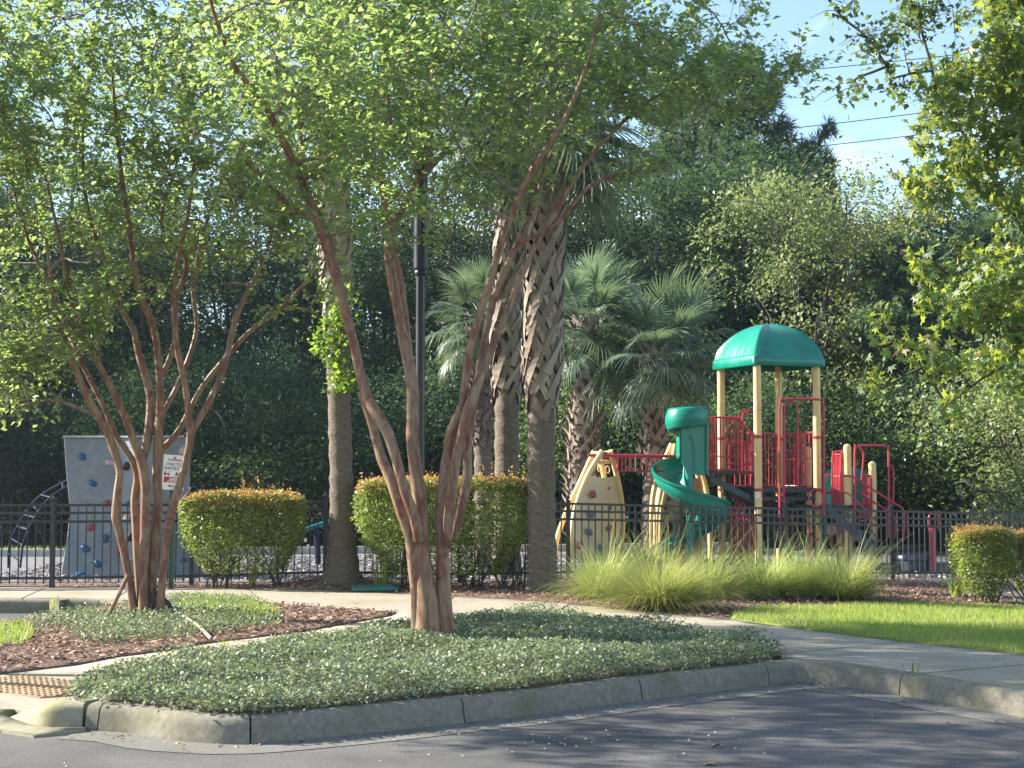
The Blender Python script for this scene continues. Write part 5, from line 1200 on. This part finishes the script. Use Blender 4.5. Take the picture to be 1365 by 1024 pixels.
def pine(seed, H, label):
    rn = np.random.default_rng(seed); root = empty('pine_tree', (0, 0, 0), label, 'pine tree', 'pines above the wood'); q = MB(); Cs = []; Ax = []
    t = np.linspace(0, 1, 14); ax = np.c_[.15 * np.sin(t * 4), .15 * np.cos(t * 3) - .15, t * H]; q.tube(ax, .2 * (1 - .9 * t) + .01, 9)
    for i in range(46):
        u = .35 + .65 * (i / 46); z = H * u; a = i * 2.4; L = (1 - u) * 3.2 + .9; L *= rn.uniform(.6, 1.1); el = R(rn.uniform(0, 38)); c0 = np.array([np.interp(z, ax[:, 2], ax[:, 0]), np.interp(z, ax[:, 2], ax[:, 1]), z])
        d = np.array([math.cos(a) * math.cos(el), math.sin(a) * math.cos(el), math.sin(el)]); s = spline([c0, c0 + d * L * .5 + [0, 0, -.05], c0 + d * L + [0, 0, .18 * L]], .2); q.tube(s, np.linspace(.045, .01, len(s)), 5)
        for j in range(16):
            f = rn.uniform(.35, 1); p = s[int(f * (len(s) - 1))] + rn.normal(0, .16, 3) * (1.2 - f * .4); k = 34; axn = norm(rn.normal(0, .7, (k, 3)) + d + [0, 0, .3]); Cs.append(p + rn.normal(0, .03, (k, 3))); Ax.append(axn)
    q.build('trunk', M['bark'], root, True); C = np.vstack(Cs); A = np.vstack(Ax)
    V, Fc = leaf_arrays(C, .32, .1, .11, .1, rn, 0, .2, A); link('crown', np_mesh('pine_crown', V, Fc), M['needle'], root); return root
pn1 = pine(5, 11, 'tall dark pine tree standing against the sky above the wood')
pn2 = pine(8, 8, 'smaller pine tree with soft needles in the right wood edge')
def put(proto, px, Y, sc, szc=None, rz=None, first=[set()], label=None, z=None):
    X = (px - 682.5) * Y / 2050; zg = float(gz(X, Y)) if z is None else z; rz = random.uniform(0, 6.28) if rz is None else rz
    if proto.name not in first[0]:
        first[0].add(proto.name); proto.location = (X, Y, zg); proto.rotation_euler = (0, 0, rz); proto.scale = (sc, sc, szc or sc)
        if label: proto['label'] = label
        return proto
    return copy_tree(proto, (X, Y, zg), rz, (sc, szc or sc), label)
# back rows: dense and dark, with the tops lower in the middle and open sky at x ~1150
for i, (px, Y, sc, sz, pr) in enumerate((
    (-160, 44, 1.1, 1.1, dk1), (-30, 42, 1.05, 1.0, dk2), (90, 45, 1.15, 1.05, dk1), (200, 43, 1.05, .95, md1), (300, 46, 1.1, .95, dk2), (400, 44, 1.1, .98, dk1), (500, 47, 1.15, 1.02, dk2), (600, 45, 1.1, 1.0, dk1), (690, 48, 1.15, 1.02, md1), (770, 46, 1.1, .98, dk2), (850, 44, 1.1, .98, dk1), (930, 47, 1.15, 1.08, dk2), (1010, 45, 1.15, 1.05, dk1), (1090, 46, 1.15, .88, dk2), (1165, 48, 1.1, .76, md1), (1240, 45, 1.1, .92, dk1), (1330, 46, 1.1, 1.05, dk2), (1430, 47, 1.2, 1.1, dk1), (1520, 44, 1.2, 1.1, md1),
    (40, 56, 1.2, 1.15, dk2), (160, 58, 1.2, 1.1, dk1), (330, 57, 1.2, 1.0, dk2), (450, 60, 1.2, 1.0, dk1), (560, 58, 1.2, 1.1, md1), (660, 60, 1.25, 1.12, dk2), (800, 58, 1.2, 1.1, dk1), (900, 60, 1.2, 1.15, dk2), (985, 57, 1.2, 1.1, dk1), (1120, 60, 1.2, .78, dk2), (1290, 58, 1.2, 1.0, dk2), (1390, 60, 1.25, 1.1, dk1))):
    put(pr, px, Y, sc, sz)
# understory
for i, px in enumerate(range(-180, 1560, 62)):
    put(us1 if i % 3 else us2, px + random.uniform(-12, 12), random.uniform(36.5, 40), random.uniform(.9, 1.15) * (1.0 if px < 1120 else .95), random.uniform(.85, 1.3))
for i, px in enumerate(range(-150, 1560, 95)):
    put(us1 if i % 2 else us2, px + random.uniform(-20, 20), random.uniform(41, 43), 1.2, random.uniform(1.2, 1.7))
# lit trees on the right
put(pl1, 1075, 40.5, 1.0, 1.09, label='pale green bushy tree with fine leaves rising right of the tower dome')
put(yl1, 1165, 42, .95, 1.1, label='yellow green bushy tree under the open patch of sky')
put(yl1, 1245, 41, .9, .95, label='yellow green bushy tree behind the hanging sweetgum branch')
put(pl1, 1000, 49, 1.0, 1.1, label='pale bushy tree half hidden behind the dark wood above the dome')
put(pn1, 1000, 50, 1.25, 1.42, label='tall dark pine tree standing against the sky above the dome')
put(pn1, 1078, 52, .9, 1.2, label='narrow dark pine whose top shows beside the power lines')
put(pn1, 925, 53, 1.25, 1.45, label='tall dark pine left of the sky above the low palms')
put(pn2, 1225, 40, 1.0, .98, label='soft needled pine right of the yellow green tree')
put(pn2, 1305, 41, 1.0, 1.05, label='soft needled pine behind the sweetgum leaves at the right edge')
# bare thin trunks glimpsed in the shade
# off to the left, the trees that shade the wood's foot
put(dk1, -420, 40, 1.25, 1.25); put(dk2, -620, 44, 1.3, 1.3); put(md1, -330, 50, 1.3, 1.3); put(dk1, -560, 56, 1.4, 1.35)
# pale wax myrtle shrub by the right fence
pb = rblobs(9, 12, 1.15, .7, 3.6, .75); wm = make_tree('wax_myrtle_shrub', 'large pale sunlit shrub at the right edge behind the fence', 'shrub', None, pb, 3.6, .1, 15000, .095, M['paleleaf'], 9, 20)
put(wm, 1372, 31, 1.15, 1.2); 
c2 = put(wm, 1455, 33, 1.3, 1.3, label='pale shrub just outside the right edge of view')

# ------------------------------------------------------------------ sweetgum on the right
def sweetgum():
    rn = np.random.default_rng(31); Y = 17.0; x0 = 7.4; z0 = float(gz(x0, Y)); root = empty('sweetgum_tree', (x0, Y, z0), 'sweetgum tree with star shaped leaves hanging in from the right edge', 'tree')
    q = MB(); tr = spline([(x0, Y, z0 - .1), (x0 - .05, Y, 2.5), (x0 + .02, Y + .05, 5), (x0 - .1, Y, 7.5), (x0, Y, 10)], .25); q.tube(tr, np.linspace(.21, .05, len(tr)) * (1 + .5 * np.exp(-np.linspace(0, 25, len(tr)))), 12)
    q.build('trunk', M['bark'], root, True)
    br = MB(); nodes = [p for p in tr if p[2] > 2.2]; nr = [.1] * len(nodes)
    def conn(t, r0, r1, sag, fr=None):
        Nn = np.array(nodes); i = int(np.argmin(np.linalg.norm(t - Nn, axis=1) + 1.0 * np.maximum(0, Nn[:, 2] - t[2] - .5))); a = Nn[i]; v = t - a; L = np.linalg.norm(v)
        s = spline([a, a + v * .4 + [0, 0, sag * L], a + v * .75 + [0, 0, sag * .6 * L] + rn.normal(0, .03 * L, 3), t], .12); br.tube(s, np.linspace(min(r0, nr[i] * .8), r1, len(s)), 5, False)
        for p in s[1:]: nodes.append(p); nr.append(r1 * 1.8)
        return s
    bl = [blob(1330, 60, 16.8, .62, .9, .75), blob(1290, 190, 16.8, .62, .8, .6), blob(1360, 300, 17.0, .7, .8, .6), blob(1235, 250, 16.7, .3, .4, .36, 1.8), blob(1225, 340, 16.8, .3, .4, .25, 1.4), blob(1255, 120, 16.7, .35, .4, .4, 1.3), blob(1300, 400, 16.8, .62, .7, .42), blob(1225, 480, 16.6, .5, .5, .26, 1.3), blob(1170, 520, 16.5, .22, .3, .2, 1.6), blob(1175, 420, 16.7, .2, .3, .14, 1.4), blob(1260, 540, 16.6, .3, .4, .12, 1.2), blob(1345, 480, 16.9, .45, .6, .4), blob(1400, 100, 17, .8, 1.2, 1.3), blob(1420, 400, 17.2, .7, 1.2, .8), blob(1330, -120, 17, 1.1, 1.3, .9), blob(1480, -50, 17, 1.4, 1.4, 1.6, .7)]
    upper = [blob(1170, 60, 16.3, .32, .4, .26, 2.0), blob(1225, 15, 16.5, .4, .5, .3, 1.6), blob(1140, 120, 16.2, .3, .3, .15, 2.0), blob(1195, 110, 16.3, .18, .3, .16, 1.6), blob(1120, 10, 16.4, .22, .3, .15, .9)]
    for c in sorted(bl + upper, key=lambda b: -b[0][0]):
        conn(np.array(c[0]) + rn.normal(0, .05, 3), .05, .012, .02)
    T = in_blobs(bl, 1350, rn, .4); T = T[np.argsort(np.linalg.norm(T - np.array([x0, Y, 4]), axis=1))]; Cs = []
    for t in T:
        s = conn(t, .012, .003, .02); k = rn.integers(14, 28); f = rn.random(k); idx = (len(s) - 1 - (f * min(len(s) - 1, 4))).astype(int); Cs.append(s[idx] + rn.normal(0, .085, (k, 3)))
    T = in_blobs(upper, 70, rn, .4); T = T[np.argsort(-T[:, 0])]; Cu = []
    for t in T:
        s = conn(t, .01, .003, -.02); k = rn.integers(8, 16); idx = (len(s) - 1 - (rn.random(k) * min(len(s) - 1, 4))).astype(int); Cu.append(s[idx] + rn.normal(0, .07, (k, 3)))
    for _ in range(16):   # bare twigs against the sky
        a = np.array(nodes[rn.integers(len(nodes) - 900, len(nodes))]); e = a + np.array([-rn.uniform(.2, .5), 0, -rn.uniform(.0, .3)]); br.tube([a, (a + e) / 2 + [0, 0, .04], e], [.005, .004, .002], 4, False)
    br.build('branches', M['bark'], root, True)
    V, Fc = star_arrays(np.vstack(Cs), .105, rn); link('crown', np_mesh('star_leaves', V, Fc), M['gum'], root)
    V, Fc = leaf_arrays(np.vstack(Cu), .085, .2, .62, .2, rn, .8); link('crown', np_mesh('upper_leaves', V, Fc), M['midleaf'], root)
sweetgum()

# summer haze between the trees
bpy.ops.mesh.primitive_cube_add(size=1); hz = bpy.context.object; hz.name = 'haze'; hz.location = (0, 40, 10.9); hz.dimensions = (200, 110, 25.4); hz['kind'] = 'stuff'
hm = bpy.data.materials.new('pale_haze'); hm.use_nodes = True; hn = hm.node_tree; hn.nodes.clear(); ho = hn.nodes.new('ShaderNodeOutputMaterial'); hv = hn.nodes.new('ShaderNodeVolumePrincipled')
hv.inputs['Color'].default_value = (.66, .84, 1, 1); hv.inputs['Density'].default_value = .0004; hv.inputs['Anisotropy'].default_value = .35; hn.links.new(hv.outputs[0], ho.inputs['Volume']); hz.data.materials.append(hm)
# litter along the gutter and a crack in the asphalt
s_ = rng.random(260) * 9; D_ = np.r_[0, np.cumsum(np.linalg.norm(np.diff(KBs, axis=0), axis=1))]; off = -.05 - .3 * rng.random(260) ** 2
Nn_ = offset(KBs, 1.0) - KBs; pl = np.c_[np.interp(s_, D_, KBs[:, 0]), np.interp(s_, D_, KBs[:, 1])] + np.c_[np.interp(s_, D_, Nn_[:, 0]), np.interp(s_, D_, Nn_[:, 1])] * off[:, None]
V, Fc = leaf_arrays(np.c_[pl, np.full(260, ROADZ + .005)], .03, 2.2, .5, .3, sizevar=.6); tag(link('leaf_litter', np_mesh('leaf_litter', V, Fc), M['dryleaf']), 'small dry leaf litter caught along the kerb gutter', 'leaf litter', None, 'stuff')
pw = scatter([gp(*q) for q in ((300, 870), (560, 838), (760, 820), (1000, 850), (1200, 880), (1365, 890), (1365, 878), (1100, 846), (737, 805), (400, 790), (100, 786), (100, 800), (400, 808), (540, 820))], 260); V, Fc = leaf_arrays(np.c_[pw, ground_z(pw) + .016], .026, 2.2, .5, .3, sizevar=.7); tag(link('leaf_litter', np_mesh('walk_litter', V, Fc), M['dryleaf']), 'scattered crumbs of dry leaves on the sidewalk', 'leaf litter', None, 'stuff')
mb = MB()
for pts in (((835, 950), (870, 944), (905, 946), (960, 938)), ((560, 1000), (640, 990), (720, 994), (800, 985))):
    c_ = spline([(*gp(x, y, ROADZ), 0) for x, y in pts], .06); j_ = np.random.default_rng(2).normal(0, .008, (len(c_), 2)); w_ = .004
    mb.strip([(a + j[0], b + j[1] - w_, ROADZ + .0015) for (a, b, _), j in zip(c_, j_)], [(a + j[0], b + j[1] + w_, ROADZ + .0015) for (a, b, _), j in zip(c_, j_)])
cr_ = mb.build('road_crack', M['joint']); cr_['kind'] = 'structure'
# power lines
def cable(p0, p1, sag, label):
    mb = MB(); t = np.linspace(0, 1, 24); P = np.array(p0)[None] * (1 - t[:, None]) + np.array(p1)[None] * t[:, None]; P[:, 2] -= sag * 4 * t * (1 - t); mb.tube(P, .022, 5); return tag(mb.build('power_line', M['wire']), label, 'cable')
cable(tuple(at(500, 215, 75)), tuple(at(1500, 112, 72)), .5, 'upper dark power line crossing the blue sky')
cable(tuple(at(500, 240, 75)), tuple(at(1500, 142, 72)), .5, 'lower dark power line just above the pine top')
cable(tuple(at(500, 128, 75)), tuple(at(1500, 45, 72)), .5, 'faint power line high behind the hanging twigs')

# petals and dry leaves on the road
p = np.vstack([rng.normal((.55, 10.05), (.75, .35), (60, 2)), rng.uniform((-3, 9), (3, 11), (40, 2)), rng.normal((.3, 9.9), (.15, .1), (30, 2))])
d_ = np.array([KBs[np.argmin(np.linalg.norm(KBs - q_, axis=1))] for q_ in p]); p = p[p[:, 1] < np.interp(p[:, 0], KBs[:60, 0], KBs[:60, 1]) - .1]
V, Fc = leaf_arrays(np.c_[p, np.full(len(p), ROADZ + .004)], .015, 2.5, .9, .3); tag(link('petals', np_mesh('petals', V, Fc), M['petal']), 'tiny white fallen petals scattered over the asphalt', 'petals', None, 'stuff')
for i, (x, y) in enumerate(((1262, 965), (960, 995), (955, 1020), (820, 1012), (1100, 975))):
    c = gp(x, y, ROADZ); V, Fc = leaf_arrays([(c[0], c[1], ROADZ + .006)], .07, 2.5, .6, .5); tag(link('fallen_leaf', np_mesh('fallen_leaf', V, Fc), M['dryleaf']), ('brown fallen leaf on the shaded asphalt below the right kerb', 'brown fallen leaf on the asphalt in the middle foreground', 'brown fallen leaf at the bottom edge of the road', 'brown fallen leaf near the white petals', 'brown fallen leaf in the streaked shade near the kerb corner')[i], 'leaf')

# ------------------------------------------------------------------ light, sky, camera
EL, AZ = 29.0, 13.0
sd = Vector((-math.cos(R(EL)) * math.cos(R(AZ)), math.cos(R(EL)) * math.sin(R(AZ)), math.sin(R(EL))))
sun = bpy.data.lights.new('sun', 'SUN'); sun.energy = 5.0; sun.angle = R(.53); sun.color = (1, .93, .8)
so = bpy.data.objects.new('sun', sun); COL.objects.link(so); so.rotation_euler = sd.to_track_quat('Z', 'Y').to_euler(); so.location = (-20, 10, 20)
w = bpy.data.worlds.new('World'); scene.world = w; w.use_nodes = True; nt = w.node_tree; bg = nt.nodes['Background']
sk = N(nt, 'ShaderNodeTexSky', sky_type='NISHITA'); sk.sun_disc = False; sk.sun_elevation = R(EL); sk.sun_rotation = math.atan2(sd.x, sd.y); sk.air_density = 1.0; sk.dust_density = .3; sk.ozone_density = 1.6
tc = N(nt, 'ShaderNodeTexCoord'); mp = N(nt, 'ShaderNodeMapping'); mp.inputs['Scale'].default_value = (1, 1, 3.0); nt.links.new(tc.outputs['Generated'], mp.inputs[0])
n1 = noise(nt, mp.outputs[0], 3.2, 6, .6, .6); cf = ramp(nt, n1, [(.5, (0, 0, 0)), (.72, (.6, .6, .6))])
cl = mixc(nt, cf, sk.outputs[0], (6.5, 6.7, 7.0)); nt.links.new(cl, bg.inputs[0]); bg.inputs[1].default_value = .095
cam = bpy.data.cameras.new('camera'); cam.sensor_width = 36; cam.lens = F / 1365 * 36; cam.clip_end = 2000; cam.clip_start = .1
co = bpy.data.objects.new('camera', cam); COL.objects.link(co); co.location = (0, 0, HC); co.rotation_euler = (math.pi / 2 + TILT, 0, 0); scene.camera = co
scene.view_settings.view_transform = 'Standard'; scene.view_settings.look = 'None'; scene.view_settings.gamma = 1; scene.view_settings.exposure = 1.72
cy = scene.cycles; cy.max_bounces = 8; cy.diffuse_bounces = 5; cy.transmission_bounces = 6; cy.glossy_bounces = 2; cy.sample_clamp_indirect = 6; cy.use_denoising = True; cy.caustics_reflective = False; cy.caustics_refractive = False
